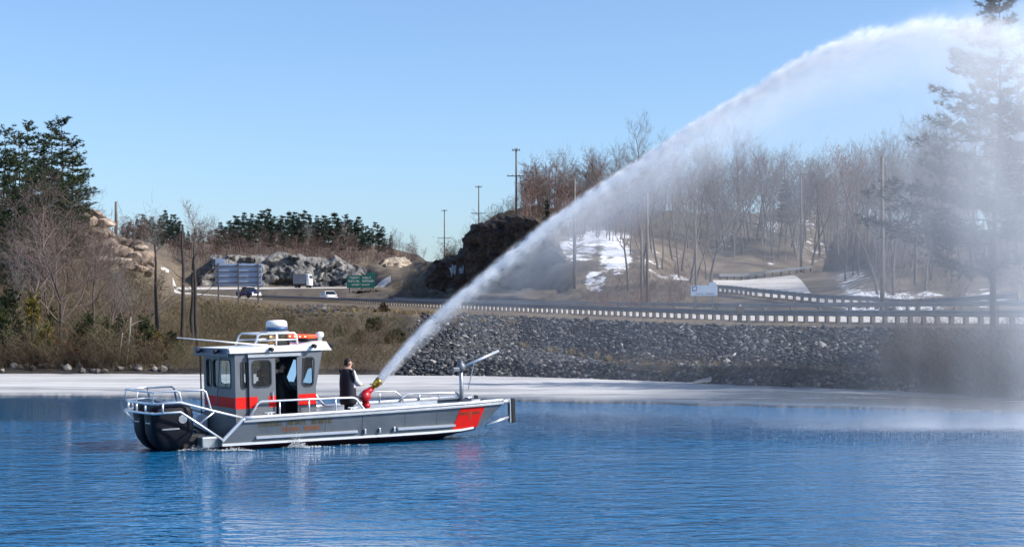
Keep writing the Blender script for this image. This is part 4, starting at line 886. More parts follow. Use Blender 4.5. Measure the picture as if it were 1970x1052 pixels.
# ------------------------------------------------------------------ vehicles on the highway
mat('car_blue', (0.012, 0.022, 0.14), 0.25, c2=(0.014, 0.026, 0.16)); mat('car_white', (0.72, 0.73, 0.74), 0.25, c2=(0.74, 0.75, 0.76)); mat('car_black', (0.012, 0.012, 0.014), 0.4)
mat('tyre', (0.014, 0.014, 0.015), 0.8); mat('rim', (0.4, 0.41, 0.42), 0.3, 0.9); mat('car_glass', (0.012, 0.016, 0.02), 0.05); mat('lamp_red', (0.35, 0.01, 0.01), 0.2); mat('lamp_clear', (0.7, 0.72, 0.74), 0.1); mat('trailer_grey', (0.17, 0.185, 0.21), 0.5, c2=(0.21, 0.225, 0.25), scale=1)
def wheels(o, xs, y, r, w=.24):
    for x in xs:
        for s in (-1, 1):
            q = thing_part('wheel', o); q.location = (x, s*y, r)
            mb = MB(); mb.lathe([(r*.55, -w/2), (r*.92, -w/2), (r, -w*.3), (r, w*.3), (r*.92, w/2), (r*.55, w/2)], (0, 0, 0), 20, 'y'); mb.build('tyre', 'tyre', q, True)
            mb = MB(); mb.lathe([(r*.1, -w*.52), (r*.5, -w*.42), (r*.6, -w*.3), (r*.6, w*.3), (r*.5, w*.42), (r*.1, w*.52)], (0, 0, 0), 14, 'y'); mb.build('rim', 'rim', q)
def thing_part(name, parent):
    e = bpy.data.objects.new(name, None); put(e, parent); return e
def body_loft(mb, prof, hw, z0):
    """prof: (x, z_top, half width scale); a car shell from nose to tail"""
    rings = []
    for x, zt, k in prof:
        w = hw*k; rings.append([(x, -w*.96, z0), (x, -w, z0+.18), (x, -w, (z0+zt)/2+.1), (x, -w*.93, zt-.05), (x, -w*.7, zt), (x, w*.7, zt), (x, w*.93, zt-.05), (x, w, (z0+zt)/2+.1), (x, w, z0+.18), (x, w*.96, z0)])
    mb.loft(rings)
def glasshouse(o, xs, zb, zt, hb, ht):
    """xs: windscreen foot, roof front, roof rear, rear glass foot"""
    a, b_, c, d = xs; mb = MB(); ring = lambda x, w, z: [(x, -w, z), (x, w, z)]
    V = [(a, -hb, zb), (a, hb, zb), (b_, ht, zt), (b_, -ht, zt), (c, ht, zt), (c, -ht, zt), (d, hb, zb), (d, -hb, zb)]
    mb.add(V, [(0, 1, 2, 3), (5, 4, 6, 7), (0, 3, 5, 7), (1, 6, 4, 2)]); mb.build('windows', 'car_glass', o)
    mb = MB(); mb.box(((b_+c)/2, 0, zt+.02), (abs(c-b_)+.1, ht*2+.04, .06), taper=.96); r_ = mb.build('roof', o['paint'], o, bevel=.02)
    for x0, x1 in ((a, b_), (d, c), ((a+d)/2, (b_+c)/2)):
        for s in (-1, 1):
            mb = MB(); mb.tube([(x0, s*(hb+.005), zb), (x1, s*(ht+.005), zt)], .035, 6); mb.build('pillar', o['paint'], r_)
# pickup, coming toward the lake
def vehicle(name, label, px, Y, rz, cat, paint, dz=0.06):
    o = thing(name, label, cat, on_ground(px, Y)+Vector((0, 0, dz)), rz, 'vehicles on the highway'); o['paint'] = paint; return o
hd = math.atan2(-183, 62)                  # along the highway toward the camera side
o = vehicle('pickup_truck', 'dark blue pickup truck driving behind the large sign posts', 478, 268, hd+.35, 'pickup', 'car_blue', .1)
mb = MB(); body_loft(mb, [(2.75, .95, .86), (2.6, 1.05, .95), (1.2, 1.15, 1), (1.1, 1.2, 1), (-.9, 1.2, 1), (-2.6, 1.18, .98), (-2.75, 1.1, .95)], .98, .45); mb.build('body', 'car_blue', o, bevel=.03)
glasshouse(o, (1.25, .45, -.75, -1.0), 1.16, 1.85, .92, .72); wheels(o, (1.75, -1.65), .88, .4)
for s in (-1, 1):
    mb = MB(); mb.box((2.72, s*.7, .85), (.1, .34, .2)); mb.build('headlight', 'lamp_clear', o, bevel=.02); mb = MB(); mb.box((-2.74, s*.86, .95), (.08, .14, .36)); mb.build('tail_light', 'lamp_red', o)
    mb = MB(); mb.box((.95, s*1.08, 1.3), (.1, .22, .18)); mb.build('mirror', 'car_black', o, bevel=.02)
mb = MB(); mb.box((2.76, 0, .82), (.06, .95, .3)); mb.build('grille', 'car_black', o); mb = MB(); mb.box((2.78, 0, .5), (.14, 1.8, .2)); mb.build('bumper', 'rim', o, bevel=.03)
o = vehicle('sedan_car', 'white sedan on the highway just behind the guard rail', 632, 214, hd+3.14, 'car', 'car_white', .08)
mb = MB(); body_loft(mb, [(2.25, .62, .8), (2.1, .72, .92), (1.0, .92, 1), (-1.3, .95, 1), (-2.1, .92, .94), (-2.25, .8, .85)], .88, .28); mb.build('body', 'car_white', o, bevel=.04)
glasshouse(o, (1.05, .3, -.8, -1.55), .92, 1.4, .8, .58); wheels(o, (1.4, -1.35), .78, .32, .2)
for s in (-1, 1):
    mb = MB(); mb.box((2.18, s*.62, .62), (.12, .32, .12)); mb.build('headlight', 'lamp_clear', o, bevel=.02); mb = MB(); mb.box((-2.2, s*.64, .75), (.1, .34, .14)); mb.build('tail_light', 'lamp_red', o, bevel=.02)
    mb = MB(); mb.box((.75, s*.97, .98), (.1, .16, .11)); mb.build('mirror', 'car_white', o, bevel=.02)
mb = MB(); mb.box((2.24, 0, .42), (.1, 1.5, .16)); mb.build('bumper', 'car_black', o)
o = vehicle('box_truck', 'grey box truck with a pale front passing the rock face', 584, 392, -.25, 'truck', 'car_white', .1)
mb = MB(); mb.box((-.7, 0, 2.25), (3.4, 2.3, 2.5)); mb.build('cargo_box', 'trailer_grey', o, bevel=.04); mb = MB(); body_loft(mb, [(2.1, 1.6, .9), (2.0, 2.3, .95), (1.7, 3.4, 1), (1.2, 3.5, 1)], 1.15, .6); mb.build('cab', 'car_white', o, bevel=.04)
mb = MB(); mb.add([(2.03, -.95, 2.35), (2.03, .95, 2.35), (1.82, .9, 3.1), (1.82, -.9, 3.1)], [(0, 1, 2, 3)]); mb.build('windscreen', 'car_glass', o); mb = MB(); mb.box((-.4, 0, .8), (4.6, 1.6, .35)); mb.build('chassis', 'car_black', o); wheels(o, (1.4, -1.6), .95, .48, .3)
for s in (-1, 1):
    mb = MB(); mb.box((2.1, s*.8, 1.2), (.08, .3, .2)); mb.build('headlight', 'lamp_clear', o)
# ------------------------------------------------------------------ fire boat (x forward, y to port, z up; the starboard side faces the camera)
mat('aluminium', (0.40, 0.42, 0.44), 0.38, 0.75, c2=(0.46, 0.48, 0.50), scale=1.5, bump=.05, bscale=6)
mat('hull_grey', (0.105, 0.122, 0.136), 0.34, 0.40, c2=(0.155, 0.172, 0.186), scale=1.1, bump=.06, bscale=3)
mat('cabin_grey', (0.115, 0.125, 0.140), 0.45, 0.15, c2=(0.145, 0.155, 0.170), scale=1.6, detail=10)
mat('fascia_navy', (0.02, 0.045, 0.11), 0.4)
mat('rail_bright', (0.74, 0.75, 0.77), 0.28, 0.55, c2=(0.68, 0.69, 0.71), scale=3)
mat('boat_white', (0.80, 0.80, 0.80), 0.35, c2=(0.76, 0.76, 0.76), scale=2)
mat('boat_red', (0.72, 0.008, 0.004), 0.55, c2=(0.64, 0.008, 0.004), scale=2, spec=.25)
mat('keel_dark', (0.022, 0.014, 0.016), 0.5, c2=(0.045, 0.012, 0.014), scale=2)
mat('keel_red', (0.16, 0.010, 0.014), 0.5, c2=(0.10, 0.010, 0.012), scale=2)
mat('gasket', (0.02, 0.025, 0.035), 0.5); mat('seam_grey', (0.055, 0.066, 0.078), 0.5); mat('rubber', (0.018, 0.018, 0.02), 0.75); mat('deck_tread', (0.20, 0.21, 0.22), 0.6, 0.4, c2=(0.15, 0.16, 0.17), scale=5, bump=.3, bscale=30)
mat('cowl_navy', (0.004, 0.005, 0.010), 0.55, c2=(0.006, 0.008, 0.014), scale=1, spec=.15); mat('cowl_silver', (0.35, 0.37, 0.40), 0.3, 0.6)
mat('gold_letter', (0.085, 0.062, 0.012), 0.5); mat('orange_letter', (0.26, 0.085, 0.015), 0.5)
mat('monitor_red', (0.58, 0.012, 0.022), 0.3, c2=(0.50, 0.012, 0.02), scale=3); mat('brass', (0.55, 0.36, 0.06), 0.3, 0.8, c2=(0.45, 0.28, 0.05), scale=4)
mat('radome', (0.80, 0.81, 0.83), 0.3); mat('radome_blue', (0.05, 0.13, 0.28), 0.35); mat('seat_black', (0.015, 0.015, 0.018), 0.7); mat('console', (0.03, 0.032, 0.036), 0.6); mat('horn_bronze', (0.22, 0.14, 0.06), 0.4, 0.5)
m, n, l, b = nt('window_glass'); out = n['Material Output']; n.remove(b); tr = n.new('ShaderNodeBsdfTransparent'); tr.inputs[0].default_value = (0.72, 0.78, 0.80, 1); gl = n.new('ShaderNodeBsdfGlossy'); gl.inputs['Roughness'].default_value = 0.02
fr = n.new('ShaderNodeFresnel'); fr.inputs[0].default_value = 1.5; mx = n.new('ShaderNodeMixShader'); l.new(fr.outputs[0], mx.inputs[0]); l.new(tr.outputs[0], mx.inputs[1]); l.new(gl.outputs[0], mx.inputs[2]); l.new(mx.outputs[0], out.inputs['Surface'])
m, n, l, b = nt('beacon_on'); b.inputs['Base Color'].default_value = (0.8, 0.05, 0.01, 1); b.inputs['Emission Color'].default_value = (1.0, 0.06, 0.015, 1); b.inputs['Emission Strength'].default_value = 1.3
m, n, l, b = nt('beacon_core'); b.inputs['Base Color'].default_value = (1, .5, .2, 1); b.inputs['Emission Color'].default_value = (1.0, 0.45, 0.25, 1); b.inputs['Emission Strength'].default_value = 4.0

boat = thing('fire_boat', 'grey aluminium fire rescue boat with cabin, red stripes and outboards', 'boat')
boat.matrix_world = Matrix.Translation((-3.7, 39.0, 0.0)) @ Matrix.Rotation(math.radians(32), 4, 'Z') @ Matrix.Rotation(math.radians(-1.5), 4, 'Y')
BMX = boat.matrix_world.copy()
# hull: stations from stern to bow  (x, keel z, chine half width, chine z, top half width, top z)
ST = [(-4.18, -.30, 1.08, .24, 1.12, .36), (-3.68, -.32, 1.10, .235, 1.20, .82), (-2.4, -.33, 1.11, .22, 1.21, .82), (-1.0, -.33, 1.11, .20, 1.22, .82), (.4, -.32, 1.10, .18, 1.22, .825), (1.4, -.24, 1.07, .17, 1.215, .83), (2.2, -.08, 1.03, .18, 1.20, .835), (2.75, .08, 1.01, .23, 1.17, .84), (3.05, .26, 1.01, .42, 1.13, .845), (3.46, .74, 1.02, .77, 1.05, .85)]
def stat(x):
    xs = [s[0] for s in ST]; return [float(np.interp(x, xs, [s[k] for s in ST])) for k in range(1, 6)]
XS = sorted(set([s[0] for s in ST]+list(np.linspace(-3.68, 1.4, 22))+list(np.linspace(1.4, 3.46, 40))))
side = MB(); bot = MB(); inner = MB()
for sgn in (-1, 1):
    rings_s, rings_b = [], []
    for x in XS:
        kz, cw, cz, tw, tz = stat(x)
        rings_s.append([(x, sgn*(cw+(tw-cw)*t), cz+(tz-cz)*t) for t in (0, .33, .66, 1)]); rings_b.append([(x, 0, kz), (x, sgn*cw*.55, kz+(cz-kz)*.42), (x, sgn*cw, cz)])
    side.loft(rings_s, False, False); bot.loft(rings_b, False, False)
    inner.loft([[(x, sgn*(stat(x)[3]-.09), stat(x)[4]-.01), (x, sgn*min(stat(x)[3]-.10, stat(x)[1]+(stat(x)[3]-stat(x)[1])*(.34-stat(x)[2])/(stat(x)[4]-stat(x)[2])-.05), .34)] for x in XS if x > -3.7 and x < 2.75], False, False)
kz, cw, cz, tw, tz = stat(3.46); side.add([(3.46, -tw, tz), (3.46, tw, tz), (3.46, cw, cz), (3.46, 0, kz), (3.46, -cw, cz)], [(0, 1, 2, 3, 4)])
kz, cw, cz, tw, tz = stat(-4.18); side.add([(-4.18, -tw, tz), (-4.18, tw, tz), (-4.18, cw, cz), (-4.18, 0, kz), (-4.18, -cw, cz)], [(0, 1, 2, 3, 4)])
side.build('hull', 'hull_grey', boat); hb = bot.build('hull_bottom', 'keel_dark', boat, True); inner.build('inner_side', 'aluminium', boat)
mb = MB(); mb.add([(-3.9, -1.08, .35), (1.5, -1.05, .35), (2.55, -.98, .35), (2.55, .98, .35), (1.5, 1.05, .35), (-3.9, 1.08, .35)], [(0, 1, 2, 3, 4, 5)]); mb.add([(2.55, -.98, .35), (3.44, -.96, .83), (3.44, .96, .83), (2.55, .98, .35)], [(0, 1, 2, 3)]); mb.add([(-4.2, -1.1, .30), (-3.9, -1.08, .30), (-3.9, 1.08, .30), (-4.2, 1.1, .30)], [(0, 1, 2, 3)]); mb.build('deck', 'deck_tread', boat)
for sgn in (-1, 1):
    xs = [x for x in XS if x >= -3.68]
    mb = MB(); mb.tube([(x, sgn*(stat(x)[3]-.03), stat(x)[4]+.02) for x in xs], .045, 8); g_ = mb.build('gunwale', 'rail_bright', boat, True)
    mb = MB(); mb.loft([[(x, sgn*(stat(x)[3]+.012), stat(x)[4]-.09), (x, sgn*(stat(x)[3]+.04), stat(x)[4]-.075), (x, sgn*(stat(x)[3]+.04), stat(x)[4]-.035), (x, sgn*(stat(x)[3]+.012), stat(x)[4]-.02)] for x in xs]); mb.build('rub_strip', 'aluminium', g_)
    mb = MB(); mb.loft([[(x, sgn*(stat(x)[3]-.01), stat(x)[4]+.0), (x, sgn*(stat(x)[3]-.10), stat(x)[4]+.0), (x, sgn*(stat(x)[3]-.10), stat(x)[4]-.03), (x, sgn*(stat(x)[3]-.01), stat(x)[4]-.03)] for x in xs]); mb.build('side_deck', 'aluminium', g_)
    mb = MB(); mb.tube([(-4.18, sgn*1.13, .34), (-3.68, sgn*1.2, .83)], .04, 8); mb.build('stern_edge', 'rail_bright', boat)
    def on_side(x, z, off):                # a point on the side plating
        kz, cw, cz, tw, tz = stat(x); t = (z-cz)/(tz-cz); return (x, sgn*(cw+(tw-cw)*t+off), z)
    for x0, x1 in ((-3.36, -.75), (.35, 2.0)):
        mb = MB(); mb.loft([[on_side(x, .325+dz-.01*x, o_) for dz, o_ in ((-.03, .0), (-.02, .06), (.03, .06), (.04, .0))] for x in np.linspace(x0, x1, 9)]); mb.build('spray_strake', 'rail_bright', boat)
    mb = MB(); mb.loft([[(x, sgn*(stat(x)[1]-.02), stat(x)[2]-.035), (x, sgn*(stat(x)[1]+.05), stat(x)[2]-.02), (x, sgn*(stat(x)[1]+.05), stat(x)[2]+.03), (x, sgn*(stat(x)[1]-.01), stat(x)[2]+.04)] for x in XS if x < 2.6]); mb.build('chine_rail', 'rail_bright', boat)
    mb = MB(); mb.loft([[(x, sgn*(stat(x)[1]*.90), stat(x)[2]-.06-.05*.4), (x, sgn*(stat(x)[1]+.012), stat(x)[2]-.03)] for x in XS if x < 2.7], False, False); mb.build('boot_stripe', 'keel_red', boat)
    for x in (-.55, -.15, .25):
        mb = MB(); p = on_side(x, .33, .03); mb.box((p[0], p[1], p[2]), (.05, .07, .12)); mb.build('side_bracket', 'aluminium', boat, bevel=.01)
    for x in (-2.6, -1.6, -.62, .55, 1.45):
        mb = MB(); mb.loft([[on_side(x-w_, z, .003) for w_ in (.008,)]+[on_side(x+.008, z, .003)] for z in (.26, .45, .6, .72)], False, False); mb.build('weld_seam', 'gasket' if x == -.62 else 'seam_grey', boat, recalc=False)
    # red bow panel with emblem
    mb = MB(); N_ = 6; rg = []
    for k in range(N_+1):
        t = k/N_; z = .19+(.73-.19)*t; xa, xb = 1.93+.20*t, 2.66+.20*t; rg.append([on_side(xa+(xb-xa)*q/4, z if z > stat(xa+(xb-xa)*q/4)[2]+.01 else stat(xa+(xb-xa)*q/4)[2]+.01, .012) for q in range(5)])
    mb.loft(rg, False, False); rp = mb.build('bow_panel', 'boat_red', boat)
    for x0, x1, sd in ((2.12, 2.34, 5), (2.50, 2.70, 6)):
        r = random.Random(sd); mb = MB(); x = x0
        while x < x1:
            mb.add([on_side(x, .56, .017), on_side(x+.026, .56, .017), on_side(x+.026, .63, .017), on_side(x, .63, .017)], [(0, 1, 2, 3)]); mb.add([on_side(x+.026, .61 if r.random() < .5 else .565, .017), on_side(x+.045, .61, .017), on_side(x+.045, .63, .017), on_side(x+.026, .63, .017)], [(0, 1, 2, 3)]); x += .058
        mb.build('lettering', 'gold_letter', rp, recalc=False)
    mb = MB(); mb.add([on_side(2.42+.05*math.cos(a)*(1 if k % 2 else .6), .57+.085*math.sin(a)*(1 if k % 2 else .6), .018) for k, a in enumerate(np.linspace(0, 6.283, 17)[:-1])], [tuple(range(16))]); mb.add([on_side(x, z, .020) for x, z in ((2.405, .45), (2.435, .45), (2.43, .68), (2.41, .68))], [(0, 1, 2, 3)]); mb.build('emblem', 'orange_letter', rp, recalc=False)
    # lettering on the side: two lines
    for x0, x1, z0, h_, mt, sd, nw in ((-3.30, -1.45, .615, .115, 'gold_letter', 31, 3), (-2.70, -1.78, .465, .10, 'orange_letter', 32, 2)):
        r = random.Random(sd); mb = MB(); x = x0; gap = [x0+(x1-x0)*(k+1)/nw for k in range(nw-1)]
        while x < x1:
            if any(abs(x-g) < .05 for g in gap): x += .065; continue
            z = z0-.012*(x-x0); parts_ = [(0, .018, 0, h_)]
            if r.random() < .7: parts_.append((.018, .042, h_-.02, h_))
            if r.random() < .6: parts_.append((.018, .040, h_*.42, h_*.42+.02))
            if r.random() < .6: parts_.append((.018, .042, 0, .02))
            if r.random() < .4: parts_.append((.030, .046, .02, h_*.8))
            for a0, a1, b0, b1 in parts_: mb.add([on_side(x+a0, z+b0, .006), on_side(x+a1, z+b0, .006), on_side(x+a1, z+b1, .006), on_side(x+a0, z+b1, .006)], [(0, 1, 2, 3)])
            x += .060
        mb.build('lettering', mt, boat, recalc=False)
    # push knee at the bow
    mb = MB(); mb.box((3.80, sgn*.93, .58), (.12, .17, .62)); pk = mb.build('push_knee', 'rubber', boat, bevel=.025); mb = MB(); mb.box((3.72, sgn*.93, .58), (.035, .12, .60)); mb.build('backing', 'aluminium', pk)
    mb = MB(); mb.tube([(3.0, sgn*.93, .24), (3.72, sgn*.93, .42)], .04, 8); mb.build('knee_strut', 'rail_bright', boat, True); mb = MB(); mb.tube([(3.40, sgn*.95, .80), (3.74, sgn*.93, .84)], .06, 10); mb.build('knee_arm', 'rail_bright', boat, True)
    # cleats
    for x in (-3.0, -.85, 2.6):
        mb = MB(); z = .87; y = sgn*1.14; mb.tube([(x-.13, y, z+.06), (x-.05, y, z+.05), (x+.05, y, z+.05), (x+.13, y, z+.06)], [.012, .02, .02, .012], 6); mb.box((x-.04, y, z+.02), (.03, .04, .06)); mb.box((x+.04, y, z+.02), (.03, .04, .06)); mb.build('cleat', 'rail_bright', boat)
def hoop(pts, r=.026, name='hand_rail', posts=(), mt='rail_bright'):
    mb = MB(); mb.tube(pts, r, 8); o = mb.build(name, mt, boat, True)
    for a, b_ in posts:
        mb = MB(); mb.tube([a, b_], r*.8, 6); mb.build('rail_post', mt, o, True)
    return o
for sgn in (-1, 1):
    y = sgn*1.15; hoop([(-3.5, y, .85), (-3.30, y, 1.15), (-3.22, y, 1.20), (-2.0, y, 1.185), (-.86, y, 1.165), (-.76, y, 1.13), (-.62, y, .95), (-.52, y, .85)], posts=[((x, y, .84), (x, y, 1.18)) for x in (-2.75, -2.0, -1.3)])
hoop([(.44, 1.14, .84), (.50, 1.14, 1.05), (.62, 1.14, 1.12), (1.0, 1.14, 1.12), (1.5, 1.14, 1.10), (1.66, 1.14, .98), (1.74, 1.14, .84)], .022, posts=[((1.05, 1.14, .84), (1.05, 1.14, 1.11))])
hoop([(1.62, 1.12, .84), (1.72, 1.12, .96), (1.86, 1.12, 1.02), (2.6, 1.1, 1.0), (3.3, 1.06, .98), (3.42, 1.05, .86)], .03, posts=[((x, 1.11, .84), (x, 1.11, 1.0)) for x in (2.2, 2.8)])
# davit
mb = MB(); mb.tube([(3.40, .96, .5), (3.40, .96, 1.74)], .055, 10); dv = mb.build('davit_post', 'aluminium', boat, True)
mb = MB(); mb.lathe([(.10, 0), (.12, .05), (.12, .17), (.07, .22), (.05, .30)], (3.40, .96, 1.55), 12); mb.build('davit_head', 'galvanised', dv, True)
mb = MB(); mb.tube([(3.46, .95, 1.66), (4.55, .90, 2.05)], .04, 8); mb.build('davit_arm', 'rail_bright', dv, True); mb = MB(); mb.tube([(3.80, .94, 1.76), (3.60, .95, 1.05)], .016, 6); mb.build('davit_brace', 'aluminium', dv)
mb = MB(); mb.tube([(3.42, .96, 1.78), (3.95, .93, 1.95)], .012, 6); mb.build('davit_wire', 'galvanised', dv)
mb = MB(); mb.box((3.25, .93, 1.60), (.26, .1, .12)); mb.build('winch', 'galvanised', dv, bevel=.02)
# stern guard frame round the outboards
for sgn in (-1, 1):
    y = sgn*1.10
    hoop([(-3.70, sgn*1.17, .85), (-4.4, sgn*1.14, 1.05), (-5.15, y, 1.28), (-5.72, sgn*1.02, 1.27)], .03, 'guard_rail_tube'); hoop([(-4.16, sgn*1.12, .36), (-4.75, sgn*1.12, .78), (-5.15, y, 1.06), (-5.74, sgn*1.02, 1.05)], .028, 'guard_rail_tube', [((-4.35, sgn*1.14, 1.03), (-4.72, sgn*1.12, .77)), ((-5.55, sgn*1.06, 1.27), (-5.55, sgn*1.06, 1.06))])
    hoop([(-5.12, y, 1.27), (-5.16, sgn*1.08, 1.50), (-5.22, sgn*1.06, 1.54), (-5.72, sgn*.98, 1.53), (-5.77, sgn*.98, 1.28)], .024, 'guard_hoop'); hoop([(-4.42, y, 1.06), (-4.52, sgn*1.06, 1.48), (-4.58, sgn*1.05, 1.53), (-5.20, sgn*1.05, 1.535)], .024, 'guard_hoop')
hoop([(-5.72, -1.02, 1.27), (-5.80, -.5, 1.27), (-5.82, .5, 1.27), (-5.72, 1.02, 1.27)], .03, 'guard_cross_tube', [((-5.80, y, 1.26), (-5.80, y, 1.06)) for y in (-.6, 0, .6)]); hoop([(-5.74, -1.02, 1.05), (-5.82, -.5, 1.05), (-5.84, .5, 1.05), (-5.74, 1.02, 1.05)], .028, 'guard_cross_tube')
hoop([(-5.74, -.98, 1.53), (-5.78, 0, 1.53), (-5.74, .98, 1.53)], .022, 'guard_cross_tube', [((-5.77, 0, 1.53), (-5.81, 0, 1.28))]); hoop([(-5.78, .98, 1.05), (-5.55, .9, .72), (-4.9, .8, .55)], .028, 'guard_brace')
# twin outboards
def outboard(y):
    e = bpy.data.objects.new('outboard', None); put(e, boat); e.location = (-5.12, y, -.14); e.scale = (1.22, 1.24, 1.18)
    rg = []
    for z, fx, bx, w in ((.26, .08, -.24, .17), (.34, .16, -.32, .235), (.46, .30, -.40, .275), (.60, .37, -.45, .285), (.98, .36, -.47, .28), (1.07, .33, -.455, .265), (1.125, .27, -.40, .225), (1.145, .15, -.26, .13)):
        n_ = 28; rg.append([((fx+bx)/2+(fx-bx)/2*math.copysign(abs(math.cos(a))**.34, math.cos(a)), w*math.copysign(abs(math.sin(a))**.34, math.sin(a)), z) for a in [2*math.pi*k/n_ for k in range(n_)]])
    mb = MB(); mb.loft(rg); cw_ = mb.build('cowling', 'cowl_navy', e, True)
    for s in (-1, 1):
        mb = MB(); mb.lathe([(.055, -.006), (.085, -.006), (.085, .006), (.055, .006)], (.12, s*.292, .86), 16, 'y'); mb.build('badge', 'cowl_silver', cw_); mb = MB(); mb.box((.25, s*.285, .85), (.035, .012, .10)); mb.build('badge', 'radome_blue', cw_)
        mb = MB(); mb.box((-.12, s*.288, .68), (.34, .012, .03)); mb.build('cowl_stripe', 'cowl_silver', cw_)
    for z in (.86, .80):
        mb = MB(); mb.box((-.455, 0, z), (.012, .26, .022)); mb.build('lettering', 'cowl_silver', cw_)
    mb = MB(); mb.loft([[(.10, -.12, .45), (.10, .12, .45), (-.22, .11, .45), (-.22, -.11, .45)], [(.06, -.09, .1), (.06, .09, .1), (-.2, .07, .1), (-.2, -.07, .1)], [(.05, -.06, -.4), (.05, .06, -.4), (-.22, .04, -.4), (-.22, -.04, -.4)]]); mb.build('midsection', 'cowl_navy', e, bevel=.02)
    mb = MB(); mb.box((.38, 0, .36), (.42, .24, .34)); mb.build('mount_bracket', 'rubber', e, bevel=.03); mb = MB(); mb.box((-.05, 0, -.06), (.55, .3, .03)); mb.build('cavitation_plate', 'cowl_navy', e)
    mb = MB(); mb.tube([(.34, .06, .75), (.55, .1, .62), (.75, .08, .50)], .03, 6); mb.build('rigging_hose', 'rubber', e)
outboard(-.39); outboard(.39)
mb = MB(); mb.box((-4.36, 0, .30), (.42, 1.75, .26)); mb.build('engine_bracket', 'aluminium', boat, bevel=.02)

# cabin
def panel_holes(parent, name, frame, quad, holes, th, material):
    """frame: (origin, u, v, n); quad: u0,u1,v0,v1; holes: rects (u0,u1,v0,v1). A sheet with real openings"""
    O, U, Vv, Nn = [Vector(q) for q in frame]; us = sorted({quad[0], quad[1], *[h[0] for h in holes], *[h[1] for h in holes]}); vs_ = sorted({quad[2], quad[3], *[h[2] for h in holes], *[h[3] for h in holes]}); mb = MB()
    P = lambda u, v, w: O+U*u+Vv*v+Nn*w
    def solid(i, j):
        if i < 0 or j < 0 or i >= len(us)-1 or j >= len(vs_)-1: return False
        u, v = (us[i]+us[i+1])/2, (vs_[j]+vs_[j+1])/2; return not any(h[0] < u < h[1] and h[2] < v < h[3] for h in holes)
    for i in range(len(us)-1):
        for j in range(len(vs_)-1):
            if not solid(i, j): continue
            a, b_, c, d = us[i], us[i+1], vs_[j], vs_[j+1]
            for w, fl in ((0, 1), (-th, 0)): mb.add([P(a, c, w), P(b_, c, w), P(b_, d, w), P(a, d, w)], [(0, 1, 2, 3)] if fl else [(3, 2, 1, 0)])
            for (di, dj, e) in ((-1, 0, [(a, c), (a, d)]), (1, 0, [(b_, d), (b_, c)]), (0, -1, [(b_, c), (a, c)]), (0, 1, [(a, d), (b_, d)])):
                if not solid(i+di, j+dj): mb.add([P(*e[0], 0), P(*e[1], 0), P(*e[1], -th), P(*e[0], -th)], [(0, 1, 2, 3)])
    return mb.build(name, material, parent)
def window(parent, frame, rect, th, shear=0.0):
    O, U, Vv, Nn = [Vector(q) for q in frame]; u0, u1, v0, v1 = rect; r = min(.09, (u1-u0)*.3); e = .028
    def rr_(u0, u1, v0, v1, r):
        pts = []
        for cu, cv, a0 in ((u1-r, v1-r, 0), (u0+r, v1-r, 90), (u0+r, v0+r, 180), (u1-r, v0+r, 270)):
            pts += [(cu+r*math.cos(math.radians(a0+k*22.5)), cv+r*math.sin(math.radians(a0+k*22.5))) for k in range(5)]
        return pts
    P = lambda q, w: O+U*(q[0]+shear*(q[1]-v0))+Vv*q[1]+Nn*w
    oi, ii = rr_(u0-e, u1+e, v0-e, v1+e, r+e), rr_(u0+.004, u1-.004, v0+.004, v1-.004, r); n_ = len(oi); mb = MB()
    V = [P(q, .012) for q in oi]+[P(q, .012) for q in ii]+[P(q, -th-.004) for q in ii]+[P(q, -.004) for q in oi]
    mb.add(V, [(k, (k+1) % n_, n_+(k+1) % n_, n_+k) for k in range(n_)]+[(n_+k, n_+(k+1) % n_, 2*n_+(k+1) % n_, 2*n_+k) for k in range(n_)]+[(3*n_+k, 3*n_+(k+1) % n_, (k+1) % n_, k) for k in range(n_)])
    # corner fillers so that the rounded frame closes the square opening
    sq = {0: (u1, v1), 1: (u0, v1), 2: (u0, v0), 3: (u1, v0)}
    fr = mb.build('window', 'gasket', parent); mb = MB()
    mb.add([P(q, -th*.5) for q in rr_(u0-.002, u1+.002, v0-.002, v1+.002, r)], [tuple(range(n_))]); mb.build('pane', 'window_glass', fr, recalc=False)
    mb = MB()
    for k, (cu, cv) in sq.items():
        arc = ii[k*5:(k+1)*5]; mb.add([P((cu, cv), .0015)]+[P(q, .0015) for q in arc], [(0, j+1, j+2) for j in range(4)])
    mb.build('corner', 'gasket', fr, recalc=False)
    return fr
CX0, CX1, CZ0, CZ1, CW = -3.78, -1.74, .35, 2.33, 1.0
